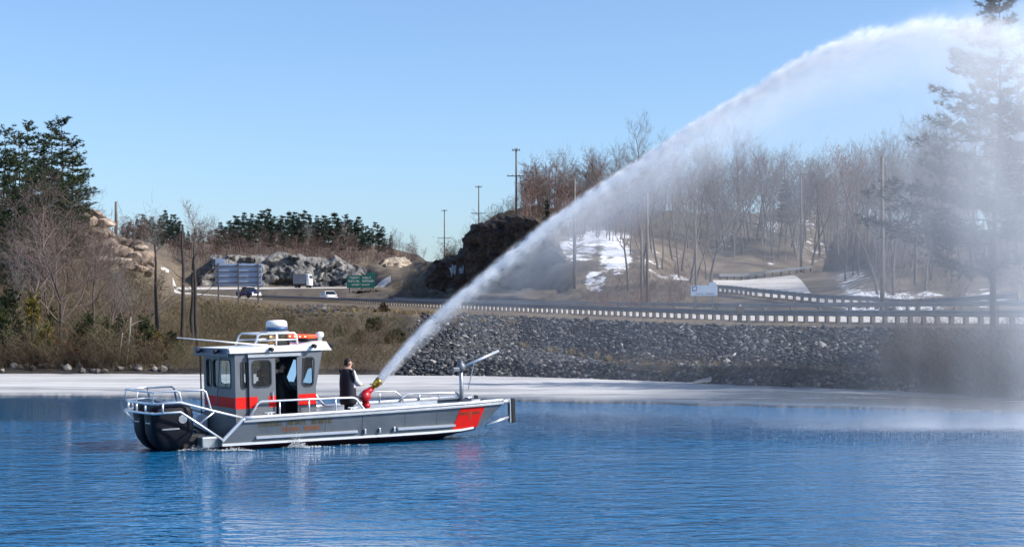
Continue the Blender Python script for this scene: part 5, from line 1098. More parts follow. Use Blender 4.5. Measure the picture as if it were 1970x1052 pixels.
for sgn in (-1, 1):
    fr = ((0, sgn*CW, 0), (1, 0, 0), (0, 0, 1), (0, sgn, 0))
    holes = [(-3.62, -3.50, 1.52, 2.12), (-2.83, -2.22, .38, 2.20), (-2.08, -1.82, 1.50, 2.16), (-3.36, -2.92, 1.54, 2.14)]
    wl_ = panel_holes(boat, 'cabin_side', fr, (CX0, CX1, CZ0, CZ1), holes, .05, 'cabin_grey')
    window(wl_, fr, holes[0], .05); window(wl_, fr, holes[2], .05, 0.06)
    if sgn > 0: window(wl_, fr, holes[3], .05)
    # forward wedge of the side under the raked windscreen
    mb = MB(); mb.prism([(CX1, sgn*CW, 1.45), (CX1, sgn*CW, CZ1), (CX1+.19, sgn*CW, CZ1)], (0, -sgn*.05, 0)); mb.build('windscreen_cheek', 'cabin_grey', wl_)
    # red stripe panels
    for x0, x1 in ((-3.78, -3.44), (-2.20, -1.745)):
        mb = MB(); mb.add([(x0, sgn*(CW+.004), 1.04), (x1, sgn*(CW+.004), 1.04), (x1, sgn*(CW+.004), 1.31), (x0, sgn*(CW+.004), 1.31)], [(0, 1, 2, 3)]); mb.build('red_stripe', 'boat_red', wl_, recalc=False)
    # sliding door, pushed aft
    fd = ((0, sgn*(CW+.06), 0), (1, 0, 0), (0, 0, 1), (0, sgn, 0)); dh = [(-3.36, -2.92, 1.54, 2.14)]
    if sgn < 0:
        dr = panel_holes(boat, 'sliding_door', fd, (-3.46, -2.80, .42, 2.22), dh, .04, 'cabin_grey'); window(dr, fd, dh[0], .04)
    else:
        fd = ((0, sgn*(CW+.06), 0), (1, 0, 0), (0, 0, 1), (0, sgn, 0)); dh = [(-2.74, -2.30, 1.5, 2.14)]; dr = panel_holes(boat, 'sliding_door', fd, (-2.86, -2.18, .42, 2.22), dh, .04, 'cabin_grey'); window(dr, fd, dh[0], .04)
    d0, d1 = (-3.46, -2.80) if sgn < 0 else (-2.86, -2.18)
    for xa, xb in ((d0, d0+.20), (d1-.18, d1)):
        mb = MB(); mb.add([(xa, sgn*(CW+.065), 1.05), (xb, sgn*(CW+.065), 1.05), (xb, sgn*(CW+.065), 1.31), (xa, sgn*(CW+.065), 1.31)], [(0, 1, 2, 3)]); mb.build('red_stripe', 'boat_red', dr, recalc=False)
    mb = MB(); mb.tube([(d1-.08, sgn*(CW+.10), 1.22), (d1-.08, sgn*(CW+.10), 1.42)], .014, 6); mb.build('handle', 'rail_bright', dr)
    mb = MB(); mb.box(((-3.46-2.18)/2, sgn*(CW+.05), 2.26), (1.34, .10, .07)); mb.build('door_track', 'aluminium', boat); mb = MB(); mb.box((-2.52, sgn*(CW+.015), 2.265), (.58, .02, .07)); mb.build('door_header', 'radome_blue', boat)
# aft bulkhead with a two-pane window, front bulkhead and raked windscreen
fa = ((CX0, 0, 0), (0, -1, 0), (0, 0, 1), (-1, 0, 0)); h1, h2 = (-.80, -.52, 1.52, 2.16), (-.38, .72, 1.52, 2.16)
wa_ = panel_holes(boat, 'aft_bulkhead', fa, (-CW+.052, CW-.052, CZ0, CZ1), [h1, h2], .05, 'cabin_grey'); window(wa_, fa, h1, .05); window(wa_, fa, h2, .05)
mb = MB(); mb.add([(CX0-.005, -CW+.06, 1.06), (CX0-.005, CW-.06, 1.06), (CX0-.005, CW-.06, 1.30), (CX0-.005, -CW+.06, 1.30)], [(0, 1, 2, 3)]); mb.build('red_stripe', 'boat_red', wa_, recalc=False)
fw = ((CX1, 0, 0), (0, 1, 0), (0, 0, 1), (1, 0, 0)); mb = MB(); mb.box((CX1-.02, 0, (.35+1.45)/2), (.05, CW*2-.11, 1.10)); wf = mb.build('front_bulkhead', 'cabin_grey', boat)
mb = MB(); mb.add([(CX1+.005+.006, -CW+.06, 1.06), (CX1+.011, CW-.06, 1.06), (CX1+.011, CW-.06, 1.30), (CX1+.011, -CW+.06, 1.30)], [(0, 1, 2, 3)]); mb.build('red_stripe', 'boat_red', wf, recalc=False)
fs = ((CX1, 0, 1.45), (0, 1, 0), Vector((.19, 0, .88)).normalized(), Vector((.88, 0, -.19)).normalized()); hs = [(-.86, -.06, .08, .78), (.06, .86, .08, .78)]
ws = panel_holes(boat, 'windscreen_frame', fs, (-CW+.052, CW-.052, 0, .90), hs, .05, 'cabin_grey')
for h_ in hs: window(ws, fs, h_, .05)
# cabin interior: helm console, seat
mb = MB(); mb.box((-1.95, .35, .85), (.36, .9, 1.0)); hc = mb.build('helm_console', 'console', boat, bevel=.03); mb = MB(); mb.lathe([(.15, -.012), (.17, 0), (.15, .012)], (0, 0, 0), 16, 'x'); wh = mb.build('steering_wheel', 'rubber', hc); wh.location = (-2.2, .35, 1.25)
for x in (-2.62, -3.3):
    mb = MB(); mb.box((x, .3, .62), (.42, .46, .54)); st_ = mb.build('seat', 'seat_black', boat, bevel=.04); mb = MB(); mb.box((x-.2, .3, 1.18), (.10, .46, .62)); mb.build('seat_back', 'seat_black', st_, bevel=.04)
# roof
rg = []
for x, zt, w in ((-3.96, 2.40, 1.02), (-3.92, 2.45, 1.06), (-2.0, 2.47, 1.06), (-1.62, 2.55, 1.05), (-1.42, 2.53, 1.02), (-1.30, 2.36, .98)):
    rg.append([(x, -w, 2.335), (x, -w, zt-.05), (x, -w*.93, zt), (x, w*.93, zt), (x, w, zt-.05), (x, w, 2.335)])
mb = MB(); mb.loft(rg); rf = mb.build('roof', 'boat_white', boat)
mb = MB(); mb.box((-3.985, 0, 2.355), (.04, 2.10, .20)); mb.build('roof_fascia', 'fascia_navy', rf, bevel=.01)
def lamp(p, d, r=.05, mt='rubber'):
    d = Vector(d).normalized(); p = Vector(p); mb = MB(); mb.tube([p, p+d*.05, p+d*.11, p+d*.12], [r*.6, r, r, r*.9], 10); o = mb.build('flood_light', mt, rf, True); mb = MB(); mb.tube([p, p-Vector((0, 0, .08))], .012, 6); mb.build('bracket', 'rubber', o)
for p, d in (((-2.95, -1.08, 2.42), (0.4, -1, -.3)), ((-1.85, -1.08, 2.46), (.4, -1, -.3)), ((-4.0, -.55, 2.40), (-1, -.1, -.3)), ((-4.0, .55, 2.40), (-1, .1, -.3)), ((-1.36, -.9, 2.45), (1, -.2, -.1)), ((-1.36, .9, 2.45), (1, .2, -.1)), ((-2.95, 1.08, 2.42), (.4, 1, -.3))): lamp(p, d)
# roof arch, radar, horn speaker, light bar, camera, whip antenna
for y in (-.58, .58):
    hoop([(-3.12, y, 2.44), (-3.02, y, 2.70), (-2.95, y, 2.755), (-2.1, y, 2.755), (-2.03, y, 2.70), (-2.0, y, 2.46)], .026, 'roof_arch', [((-2.55, y, 2.46), (-2.55, y, 2.75))]); hoop([(-3.05, y, 2.60), (-2.02, y, 2.60)], .02, 'roof_arch')
for x in (-2.95, -2.15): hoop([(x, -.58, 2.755), (x, .58, 2.755)], .022, 'arch_cross_bar')
mb = MB(); mb.box((-2.35, 0, 2.78), (.55, .5, .04)); mb.build('radar_plate', 'aluminium', boat)
mb = MB(); mb.lathe([(.20, 2.80), (.25, 2.815), (.265, 2.86), (.262, 2.90)], (-2.28, 0, 0), 24); rd = mb.build('radar_base', 'radome_blue', boat, True); mb = MB(); mb.lathe([(.262, 2.90), (.258, 2.98), (.24, 3.03), (.20, 3.06), (.02, 3.07)], (-2.28, 0, 0), 24); mb.build('radar_dome', 'radome', rd, True)
mb = MB(); mb.lathe([(.04, -.16), (.06, -.08), (.11, 0), (.135, .02), (.135, .035), (.02, .0)], (0, 0, 0), 20, 'y'); sp_o = mb.build('horn_speaker', 'horn_bronze', boat, True); sp_o.location = (-2.62, -.42, 2.585); sp_o.rotation_euler = (math.radians(180), 0, .3)
mb = MB(); mb.box((-2.3, -.3, 2.52), (.32, .3, .12)); mb.build('siren_box', 'rubber', boat, bevel=.02)
mb = MB(); mb.box((-1.62, 0, 2.585), (.26, 1.20, .06)); lb = mb.build('light_bar', 'rubber', boat, bevel=.015)
for y in (-.45, -.15, .15, .45):
    mb = MB(); mb.box((-1.62, y, 2.655), (.24, .27, .08)); q = mb.build('beacon', 'beacon_on', lb, bevel=.02)
    mb = MB(); mb.box((-1.62, y-.01, 2.655), (.246, .09, .03)); mb.build('beacon_core', 'beacon_core', lb)
mb = MB(); mb.lathe([(.05, 2.54), (.05, 2.62), (.085, 2.63), (.10, 2.68), (.09, 2.74), (.03, 2.765)], (-1.40, -.55, 0), 16); mb.build('thermal_camera', 'radome', boat, True)
mb = MB(); mb.tube([(-2.72, -.75, 2.47), (-3.1, -.74, 2.51), (-5.05, -.70, 2.74)], [.022, .02, .012], 8); an = mb.build('whip_antenna', 'boat_white', boat, True); mb = MB(); mb.box((-2.75, -.75, 2.475), (.12, .06, .05)); mb.build('antenna_mount', 'rail_bright', an)
# aft ladder pole with life ring and a cleaning brush leaning on the bulkhead
mb = MB(); mb.tube([(-3.86, 1.0, .4), (-3.86, 1.0, 2.3)], .018, 6); mb.build('aft_staff', 'timber_post', boat); mb = MB(); mb.tube([(-3.84, -.25, 2.25), (-3.86, -.02, 1.1)], .012, 6); mb.build('boat_hook', 'radome_blue', boat)
mb = MB(); mb.box((-3.95, .9, .62), (.28, .34, .4)); mb.build('deck_box', 'boat_white', boat, bevel=.03)
mb = MB(); mb.box((-1.25, .55, .52), (.7, .5, .34)); mb.build('deck_locker', 'aluminium', boat, bevel=.03); mb = MB(); mb.box((2.5, .55, .62), (1.0, .5, .12)); mb.build('bow_bench', 'rail_bright', boat, bevel=.02)
# hose coil and pump box at the monitor
mb = MB(); mb.tube([(-.12+.18*math.cos(a), -.02+.18*math.sin(a), .40+.012*a) for a in np.linspace(0, 18, 60)], .03, 6); mb.build('hose_coil', 'gasket', boat, True)

# fire monitor
mon = thing('fire_monitor', 'red fire monitor with brass nozzle shooting the jet from the foredeck', 'water cannon'); mon.matrix_world = BMX @ Matrix.Translation((.08, 0, .35))
mb = MB(); mb.lathe([(.15, 0), (.15, .05), (.085, .07), (.085, .20), (.10, .22), (.10, .30), (.085, .32), (.085, .46), (.105, .48), (.105, .55), (.08, .57)], (0, 0, 0), 16); mb.build('riser', 'monitor_red', mon, True)
mb = MB(); mb.tube([(0, 0, .55), (-.02, 0, .66), (-.05, 0, .74), (.0, 0, .83), (.10, 0, .88), (.16, 0, .93)], [.085, .095, .10, .10, .085, .07], 12); mb.build('elbow', 'monitor_red', mon, True)
mb = MB(); mb.lathe([(.11, -.12), (.12, -.10), (.12, .10), (.11, .12)], (-.03, 0, .74), 14, 'y'); mb.build('swivel', 'monitor_red', mon, True)
jd = Vector((.72, 0, .60)).normalized()
a = Vector((.15, 0, .92)); mb = MB(); mb.tube([a, a+jd*.12, a+jd*.13, a+jd*.26, a+jd*.30], [.06, .055, .085, .10, .12], 14); mb.build('nozzle', 'brass', mon, True)
mb = MB(); mb.tube([a+jd*.10+Vector((-.03, -.13, .05)), a+jd*.10+Vector((-.03, .13, .05))], .018, 6); mb.build('nozzle_handle', 'brass', mon)
mb = MB(); mb.tube([(-.10, -.06, .70), (-.26, -.08, .76), (-.34, -.08, .78)], .016, 6); mb.build('tiller', 'rubber', mon)
NOZ = BMX @ (Vector((.08, 0, .35))+a+jd*.30)

# ------------------------------------------------------------------ people
def mat_person(name, coat, legs, front, skin=(0.42, 0.25, 0.18), hands=(0.42, 0.25, 0.18), sunlit_front_x=.07, z_neck=1.47, z_waist=.86, hand_zone=None):
    m, n, l, b = nt(name); b.inputs['Roughness'].default_value = .75; tc = n.new('ShaderNodeTexCoord'); s = n.new('ShaderNodeSeparateXYZ'); l.new(tc.outputs['Object'], s.inputs[0])
    def step(sock, v, w=.006):
        q = n.new('ShaderNodeMapRange'); q.inputs[1].default_value = v-w; q.inputs[2].default_value = v+w; l.new(sock, q.inputs[0]); return q.outputs[0]
    def mix(f, a, b_):
        q = n.new('ShaderNodeMix'); q.data_type = 'RGBA'; l.new(f, q.inputs[0])
        for k, v in ((6, a), (7, b_)):
            if isinstance(v, tuple): q.inputs[k].default_value = (*v, 1)
            else: l.new(v, q.inputs[k])
        return q.outputs[2]
    c = mix(step(s.outputs[2], z_waist, .02), legs, coat); fx = n.new('ShaderNodeMath'); fx.operation = 'MULTIPLY'; l.new(step(s.outputs[0], sunlit_front_x, .02), fx.inputs[0]); l.new(step(s.outputs[2], z_waist+.14, .02), fx.inputs[1]); c = mix(fx.outputs[0], c, front)  # forward part above the waist takes the painted sunlit colour
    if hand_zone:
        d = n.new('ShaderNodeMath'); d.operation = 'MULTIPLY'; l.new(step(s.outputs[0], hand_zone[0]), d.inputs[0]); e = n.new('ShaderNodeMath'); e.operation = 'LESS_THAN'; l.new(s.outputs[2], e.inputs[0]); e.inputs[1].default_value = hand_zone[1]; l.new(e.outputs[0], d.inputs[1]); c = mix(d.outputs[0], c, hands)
    c = mix(step(s.outputs[2], z_neck, .012), c, skin); l.new(c, b.inputs['Base Color']); return m
def person(name, label, mw, material, arms, hair, legs=None, hip=.92, cap=None, bulk=1.0):
    """one skin grown over a skeleton; joints in the person's own frame (x ahead, y to the left, z up)"""
    J, E, R = [], [], []
    def j(p, r, parent=None):
        J.append(p); R.append(r if isinstance(r, tuple) else (r, r)); k = len(J)-1
        if parent is not None: E.append((parent, k))
        return k
    pel = j((0, 0, hip), (.15, .12)); sp1 = j((0, 0, hip+.20), (.155*bulk, .125*bulk), pel); sp2 = j((.0, 0, hip+.40), (.175*bulk, .125*bulk), sp1); nk = j((.01, 0, hip+.525), (.065, .065), sp2); hd0 = j((.03, 0, hip+.59), (.068, .072), nk); hd1 = j((.04, 0, hip+.67), (.076, .095), hd0); j((.03, 0, hip+.75), (.056, .068), hd1)
    for s, (el, wr, hnd) in zip((-1, 1), arms):
        sh = j((0, s*.18*bulk, hip+.45), .080*bulk, sp2); e_ = j(el, .066*bulk, sh); w_ = j(wr, .05*bulk, e_); h_ = j(hnd, .038, w_)
        d = (Vector(hnd)-Vector(wr)).normalized(); sd = Vector((-d.y, d.x, 0)); sd = sd.normalized() if sd.length > .01 else Vector((0, 1, 0))
        for f_, (o_, ln) in enumerate(((-.028, .075), (-.01, .085), (.01, .08), (.028, .065))):
            q0 = Vector(hnd)+d*.03+sd*o_; k1 = j(tuple(q0), .0105, h_); k2 = j(tuple(q0+d*ln*.55+Vector((0, 0, -.008))), .0095, k1); j(tuple(q0+d*ln*.8+Vector((0, 0, -.03))), .008, k2)
        t1 = j(tuple(Vector(hnd)-d*.01+sd*s*-.038), .012, h_); j(tuple(Vector(hnd)+d*.03+sd*s*-.055), .010, t1)
    legs = legs or [((.02, s*.10, hip*.53), (-.01, s*.11, .09), (.13, s*.12, .035)) for s in (-1, 1)]
    for s, (kn, an, toe) in zip((-1, 1), legs):
        hp = j((0, s*.095, hip-.06), .098, pel); k_ = j(kn, .072, hp); a_ = j(an, .05, k_); j(toe, .045, a_)
    me = bpy.data.meshes.new(name); me.from_pydata(J, E, []); o = bpy.data.objects.new(name, me); put(o); o.matrix_world = mw
    md = o.modifiers.new('skin', 'SKIN'); md.use_smooth_shade = True
    if not me.skin_vertices: raise RuntimeError('no skin layer')
    for k, v in enumerate(me.skin_vertices[0].data): v.radius = R[k]; v.use_root = (k == 0)
    o.modifiers.new('sub', 'SUBSURF').levels = 1; o.modifiers['sub'].render_levels = 2
    me.materials.append(MATS[material]); tag(o, label, 'person')
    # face: nose, eyes, ears, mouth; hair
    mat_skin = 'skin_face'; fz = hip+.68
    mb = MB(); mb.tube([(.135, 0, fz+.015), (.165, 0, fz-.025), (.14, 0, fz-.035)], [.010, .016, .012], 6); mb.build('nose', mat_skin, o, True)
    for s in (-1, 1):
        mb = MB(); mb.lathe([(.002, 0), (.011, .004), (.011, .012), (.002, .016)], (.122, s*.033, fz+.012), 8, 'x'); mb.build('eye', 'gasket', o); mb = MB(); mb.lathe([(.01, -.01), (.028, -.004), (.028, .006), (.01, .01)], (.03, s*.092, fz-.01), 8, 'y'); mb.build('ear', mat_skin, o, True)
    mb = MB(); mb.box((.128, 0, fz-.065), (.012, .045, .008)); mb.build('mouth', 'lamp_red', o)
    mb = MB(); rg = []
    for z, f_, bk, w in ((fz-.05, -.02, -.075, .085) if not hair.get('long') else (fz-.26, -.04, -.10, .09), (fz+.0, -.005, -.075, .088), (fz+.05, .07, -.078, .092), (fz+.09, .11, -.07, .086), (fz+.115, .09, -.05, .064), (fz+.13, .045, -.01, .03)):
        rg.append([((f_+bk)/2+(f_-bk)/2*math.cos(t), w*math.sin(t), z) for t in [2*math.pi*k/14 for k in range(14)]])
    mb.loft(rg); mb.build('hair' if not cap else 'cap', hair['mat'], o, True)
    return o
mat('skin_face', (0.42, 0.25, 0.18), .55, c2=(0.38, 0.22, 0.155), scale=8); mat('hair_dark', (0.018, 0.012, 0.009), .7); mat('hair_brown', (0.05, 0.032, 0.02), .7)
mat_person('clothes_operator', (0.010, 0.010, 0.020), (0.010, 0.010, 0.016), (0.62, 0.62, 0.66), sunlit_front_x=.035, hands=(.62, .5, .2), hand_zone=(.31, 1.25))  # black coat; sunlight on chest and sleeves painted in as pale grey
mat_person('clothes_helm', (0.010, 0.010, 0.013), (0.012, 0.012, 0.016), (0.010, 0.010, 0.013)); mat_person('clothes_seated', (0.014, 0.014, 0.018), (0.012, 0.012, 0.016), (0.014, 0.014, 0.018))
pm = BMX @ Matrix.Translation((-.46, -.10, .35)) @ Matrix.Rotation(math.radians(5), 4, 'Z') @ Matrix.Scale(1.0, 4)
person('person', 'standing person in a dark coat, its sunlit front painted pale, working the monitor', pm, 'clothes_operator', [((.08, -.25, 1.16), (.26, -.13, 1.06), (.34, -.08, 1.06)), ((.10, .24, 1.15), (.28, .12, 1.05), (.36, .06, 1.05))], {'mat': 'hair_dark', 'long': 0}, bulk=1.2)
# long coat skirt of the operator, hanging from the waist
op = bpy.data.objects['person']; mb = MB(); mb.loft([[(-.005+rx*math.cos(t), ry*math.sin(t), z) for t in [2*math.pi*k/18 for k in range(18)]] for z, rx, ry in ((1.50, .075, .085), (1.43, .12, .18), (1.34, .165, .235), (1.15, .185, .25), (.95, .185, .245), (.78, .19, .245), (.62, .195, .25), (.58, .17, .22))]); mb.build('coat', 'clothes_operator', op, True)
pm2 = BMX @ Matrix.Translation((-2.42, -.42, .35)) @ Matrix.Rotation(math.radians(10), 4, 'Z')
person('person', 'person in black standing in the open cabin doorway', pm2, 'clothes_helm', [((.06, -.25, 1.14), (.24, -.20, 1.0), (.33, -.18, 1.0)), ((.08, .25, 1.14), (.28, .20, 1.05), (.36, .18, 1.06))], {'mat': 'hair_dark'})
pm3 = BMX @ Matrix.Translation((-2.62, .30, .35+.0)) @ Matrix.Translation((0, 0, .02))
person('person', 'seated person seen as a dark shape through the sliding door window', pm3, 'clothes_seated', [((.12, -.24, .96), (.34, -.18, .88), (.42, -.16, .88)), ((.12, .24, .96), (.34, .18, .88), (.42, .16, .88))], {'mat': 'hair_brown'}, legs=[((.42, s*.12, .60), (.42, s*.12, .12), (.55, s*.12, .05)) for s in (-1, 1)], hip=.70)
# ------------------------------------------------------------------ the jet of water, its spray and the drifting mist
m, n, l, b = nt('white_water'); out = n['Material Output']; n.remove(b); df = n.new('ShaderNodeBsdfDiffuse'); df.inputs[0].default_value = (.97, .975, .98, 1); tl_ = n.new('ShaderNodeBsdfTranslucent'); tl_.inputs[0].default_value = (.97, .975, .98, 1); mx = n.new('ShaderNodeMixShader'); mx.inputs[0].default_value = .55; tcw = n.new('ShaderNodeTexCoord'); tw = n.new('ShaderNodeTexNoise'); tw.inputs['Scale'].default_value = 14; tw.inputs['Detail'].default_value = 5; l.new(tcw.outputs['Object'], tw.inputs['Vector']); bw = n.new('ShaderNodeBump'); bw.inputs['Strength'].default_value = .9; bw.inputs['Distance'].default_value = .06; l.new(tw.outputs['Fac'], bw.inputs['Height']); l.new(bw.outputs[0], df.inputs['Normal']); l.new(bw.outputs[0], tl_.inputs['Normal']); l.new(df.outputs[0], mx.inputs[1]); l.new(tl_.outputs[0], mx.inputs[2]); l.new(mx.outputs[0], out.inputs['Surface'])
JP = [(727, 724), (785, 667), (845, 608), (920, 545), (1000, 478), (1100, 403), (1200, 333), (1300, 268), (1400, 206), (1490, 150), (1560, 112), (1640, 84), (1760, 54), (1860, 52), (1960, 72), (2080, 122), (2200, 200)]
def jetY(px): return NOZ.y+(px-727)/(2200-727)*5.5
JC = [at(px, py, jetY(px)) for px, py in JP]; JC[0] = NOZ.copy()
def jet(t):                                # Catmull-Rom along the arc, t in 0..1
    u = t*(len(JC)-1); k = min(int(u), len(JC)-2); f = u-k; p0, p1, p2, p3 = JC[max(k-1, 0)], JC[k], JC[k+1], JC[min(k+2, len(JC)-1)]
    return 0.5*((2*p1)+(p2-p0)*f+(2*p0-5*p1+4*p2-p3)*f*f+(3*p1-p0-3*p2+p3)*f**3)
jet_o = thing('water_jet', 'white jet of water arcing up from the fire monitor over the lake', 'water jet')
rj = random.Random(4); mb = MB(); rings = []; NJ = 260; TC = .16
for i in range(NJ+1):                      # solid core near the nozzle, fraying until it ends
    t = TC*i/NJ; p = jet(t); d = (jet(t+.002)-jet(max(t-.002, 0))).normalized(); up = Vector((0, 1, 0)).cross(d).normalized(); w = d.cross(up); rad = .095+.02*min(1, t/.05); rag = min(1, max(0, t-.06)/.10)
    if t > .02: rad *= 1-.92*(t-.02)/(TC-.02)
    rg = []
    for k in range(14):
        a = 2*math.pi*k/14; q = Vector((math.cos(a)*1.1, math.sin(a)*1.1, t*150)); e = 1+rag*(.30*mnoise.noise(q)+.30*mnoise.noise(q*2.9+Vector((7, 0, 0)))+.22*mnoise.noise(q*6.1)); rg.append(p+(up*math.cos(a)+w*math.sin(a))*rad*e)
    rings.append(rg)
mb.loft(rings); mb.build('stream', 'white_water', jet_o, True)
def tets(name, pts, sizes, parent, along=None, stretch=1.0):
    n_ = len(pts); base = np.array([(1, 1, 1), (1, -1, -1), (-1, 1, -1), (-1, -1, 1)], float)*.577; rs_ = np.random.RandomState(8); ang = rs_.uniform(0, 6.28, (n_, 2)); P = np.array([p[:] for p in pts]); S = np.array(sizes)
    c, s = np.cos(ang[:, 0]), np.sin(ang[:, 0]); V = np.zeros((n_, 4, 3))
    for k in range(4):
        x, y, z = base[k]; xx, yy = x*c-y*s, x*s+y*c; c2, s2 = np.cos(ang[:, 1]), np.sin(ang[:, 1]); V[:, k, 0] = xx*c2-z*s2; V[:, k, 1] = yy; V[:, k, 2] = xx*s2+z*c2
    V = V*S[:, None, None]
    if along is not None:
        A = np.array([q[:] for q in along]); V = V+(V*A[:, None, :]).sum(2, keepdims=True)*A[:, None, :]*(np.array(stretch)[:, None, None]-1)
    V = V+P[:, None, :]; Fb = np.array([(0, 1, 2), (0, 3, 1), (0, 2, 3), (1, 3, 2)]); Fa = (np.arange(n_)[:, None, None]*4+Fb[None]).reshape(-1, 3)
    o = put(bpy.data.objects.new(name, mesh_np(name, V.reshape(-1, 3), Fa, 'white_water')), parent); return tag(o, kind='stuff')
pts, sz = [], []
for k in range(46000):
    t = .10+.80*rj.random()**.9; p = jet(t); s = .05+.24*t; below = abs(rj.gauss(0, 1))*(.05+.9*max(0, t-.16))*rj.random()**.6
    q = p+Vector((rj.gauss(0, s*.8)-below*.35, rj.gauss(0, s), rj.gauss(0, s*.2)-below)); pts.append(q); sz.append(rj.uniform(.0045, .0105))
tets('spray', pts, sz, jet_o)
# the torn water itself: a body of dense white spray along the arc, solid near the nozzle and feathering out
JX0, JX1 = NOZ.x-.02, 17.6
m, n, l, b = nt('jet_water'); out = n['Material Output']; n.remove(b); pv = n.new('ShaderNodeVolumePrincipled'); pv.inputs['Color'].default_value = (1, 1, 1, 1); pv.inputs['Anisotropy'].default_value = 0.0; l.new(pv.outputs[0], out.inputs['Volume'])
m.cycles.volume_step_rate = .10; m.cycles.homogeneous_volume = False
tc = n.new('ShaderNodeTexCoord'); sp = n.new('ShaderNodeSeparateXYZ'); l.new(tc.outputs['Object'], sp.inputs[0])
def fcurve(sock, lo, hi, pts_, auto=True):
    mr = n.new('ShaderNodeMapRange'); mr.inputs[1].default_value = lo; mr.inputs[2].default_value = hi; l.new(sock, mr.inputs[0]); fc = n.new('ShaderNodeFloatCurve'); cv = fc.mapping.curves[0]
    while len(cv.points) < len(pts_): cv.points.new(.5, .5)
    for k, (a, b_) in enumerate(pts_): cv.points[k].location = (a, b_); cv.points[k].handle_type = 'AUTO' if auto else 'VECTOR'
    fc.mapping.update(); l.new(mr.outputs[0], fc.inputs['Value']); return fc.outputs[0]
arc = sorted([((p.x-JX0)/(JX1-JX0), p.z/14.0) for p in [jet(k/60) for k in range(61)] if JX0 <= p.x <= JX1]); arc = [(0, arc[0][1]-arc[0][0]*(arc[1][1]-arc[0][1])/(arc[1][0]-arc[0][0]))]+arc+[(1, arc[-1][1])]
jz = mth('MULTIPLY', fcurve(sp.outputs[0], JX0, JX1, arc, False), 14.0)
yj = mrange(sp.outputs[0], JC[0].x, JC[-1].x, JC[0].y, JC[-1].y); yj.node.interpolation_type = 'LINEAR'
mp = n.new('ShaderNodeMapping'); mp.inputs['Rotation'].default_value = (0, .62, 0); l.new(tc.outputs['Object'], mp.inputs[0]); mp2 = n.new('ShaderNodeMapping'); mp2.inputs['Scale'].default_value = (.55, 1, 1); l.new(mp.outputs[0], mp2.inputs[0])
def jn(scale, detail, rough):
    t = n.new('ShaderNodeTexNoise'); t.inputs['Scale'].default_value = scale; t.inputs['Detail'].default_value = detail; t.inputs['Roughness'].default_value = rough; l.new(mp2.outputs[0], t.inputs['Vector']); return t.outputs['Fac']
n1, n2 = jn(1.6, 3, .6), jn(6.0, 6, .72)
C1 = lambda *v: fcurve(sp.outputs[0], JX0, JX1, list(zip((0, .16, .28, .46, .66, .85, 1.0), v)))
sh = mth('MULTIPLY', mth('SUBTRACT', n1, .5), C1(.0, .10, .26, .50, .75, .95, 1.0)); sh2 = mth('MULTIPLY', mth('SUBTRACT', n2, .5), C1(.02, .20, .32, .45, .55, .6, .6))
dep = mth('ADD', mth('MULTIPLY', mth('SUBTRACT', jz, sp.outputs[2]), .78), mth('ADD', sh, sh2))
up_ = mth('MAXIMUM', mth('MULTIPLY', dep, -1.0), 0.0); dn = mth('MAXIMUM', dep, 0.0)
e1 = mth('EXPONENT', mth('MULTIPLY', mth('POWER', mth('DIVIDE', up_, C1(.09, .085, .07, .07, .085, .13, .2)), 2.0), -1.0)); e2 = mth('EXPONENT', mth('MULTIPLY', mth('DIVIDE', dn, C1(.085, .11, .15, .23, .34, .55, .8)), -1.0))
e3 = mth('EXPONENT', mth('MULTIPLY', mth('POWER', mth('DIVIDE', mth('SUBTRACT', sp.outputs[1], yj), C1(.10, .15, .19, .28, .42, .6, .7)), 2.0), -1.0))
amp = mth('MULTIPLY', C1(1.0, .85, .58, .32, .14, .045, .01), 14.0)
brk = mrange(n2, .38, .60, .08, 2.3)
den = mth('MULTIPLY', mth('MULTIPLY', mth('MULTIPLY', e1, e2), mth('MULTIPLY', e3, amp)), brk); l.new(den, pv.inputs['Density'])
rings = []
for k in range(61):
    t = .002+.918*k/60; p = jet(t); a_ = .22+.50*t; bl = .22+1.9*t; w = .22+1.15*t; rings.append([Vector((p.x-.35*(dz < 0)*bl*.0, p.y+dy*w, p.z+dz*(a_ if dz > 0 else bl))) for dy, dz in ((-.5, 1), (.5, 1), (1, .4), (1, -.5), (.6, -1), (-.6, -1), (-1, -.5), (-1, .4))])
mb = MB(); mb.loft(rings); jb = mb.build('torn_water', 'jet_water', jet_o); jb['kind'] = 'stuff'

# mist: one closed body of drifting spray hanging under the arc, thickening toward where the jet comes down
X0, X1, Zm = -2.0, 26.0, 14.0
m, n, l, b = nt('mist'); out = n['Material Output']; n.remove(b); pv = n.new('ShaderNodeVolumePrincipled'); pv.inputs['Color'].default_value = (.995, .995, .998, 1); pv.inputs['Anisotropy'].default_value = 0.0; l.new(pv.outputs[0], out.inputs['Volume'])
tc = n.new('ShaderNodeTexCoord'); sp = n.new('ShaderNodeSeparateXYZ'); l.new(tc.outputs['Object'], sp.inputs[0])
jx = sorted([((p.x-X0)/(X1-X0), p.z/Zm) for p in [jet(k/24) for k in range(25)] if X0 <= p.x <= X1]); jx = [(0.0, max(0, jx[0][1]-.02))]+jx[::2]+[(1.0, max(.05, jx[-1][1]-.2))]
ztop = mth('MULTIPLY', fcurve(sp.outputs[0], X0, X1, jx), Zm)
dep = mth('SUBTRACT', ztop, sp.outputs[2])
edge = mrange(dep, -.10, .75)
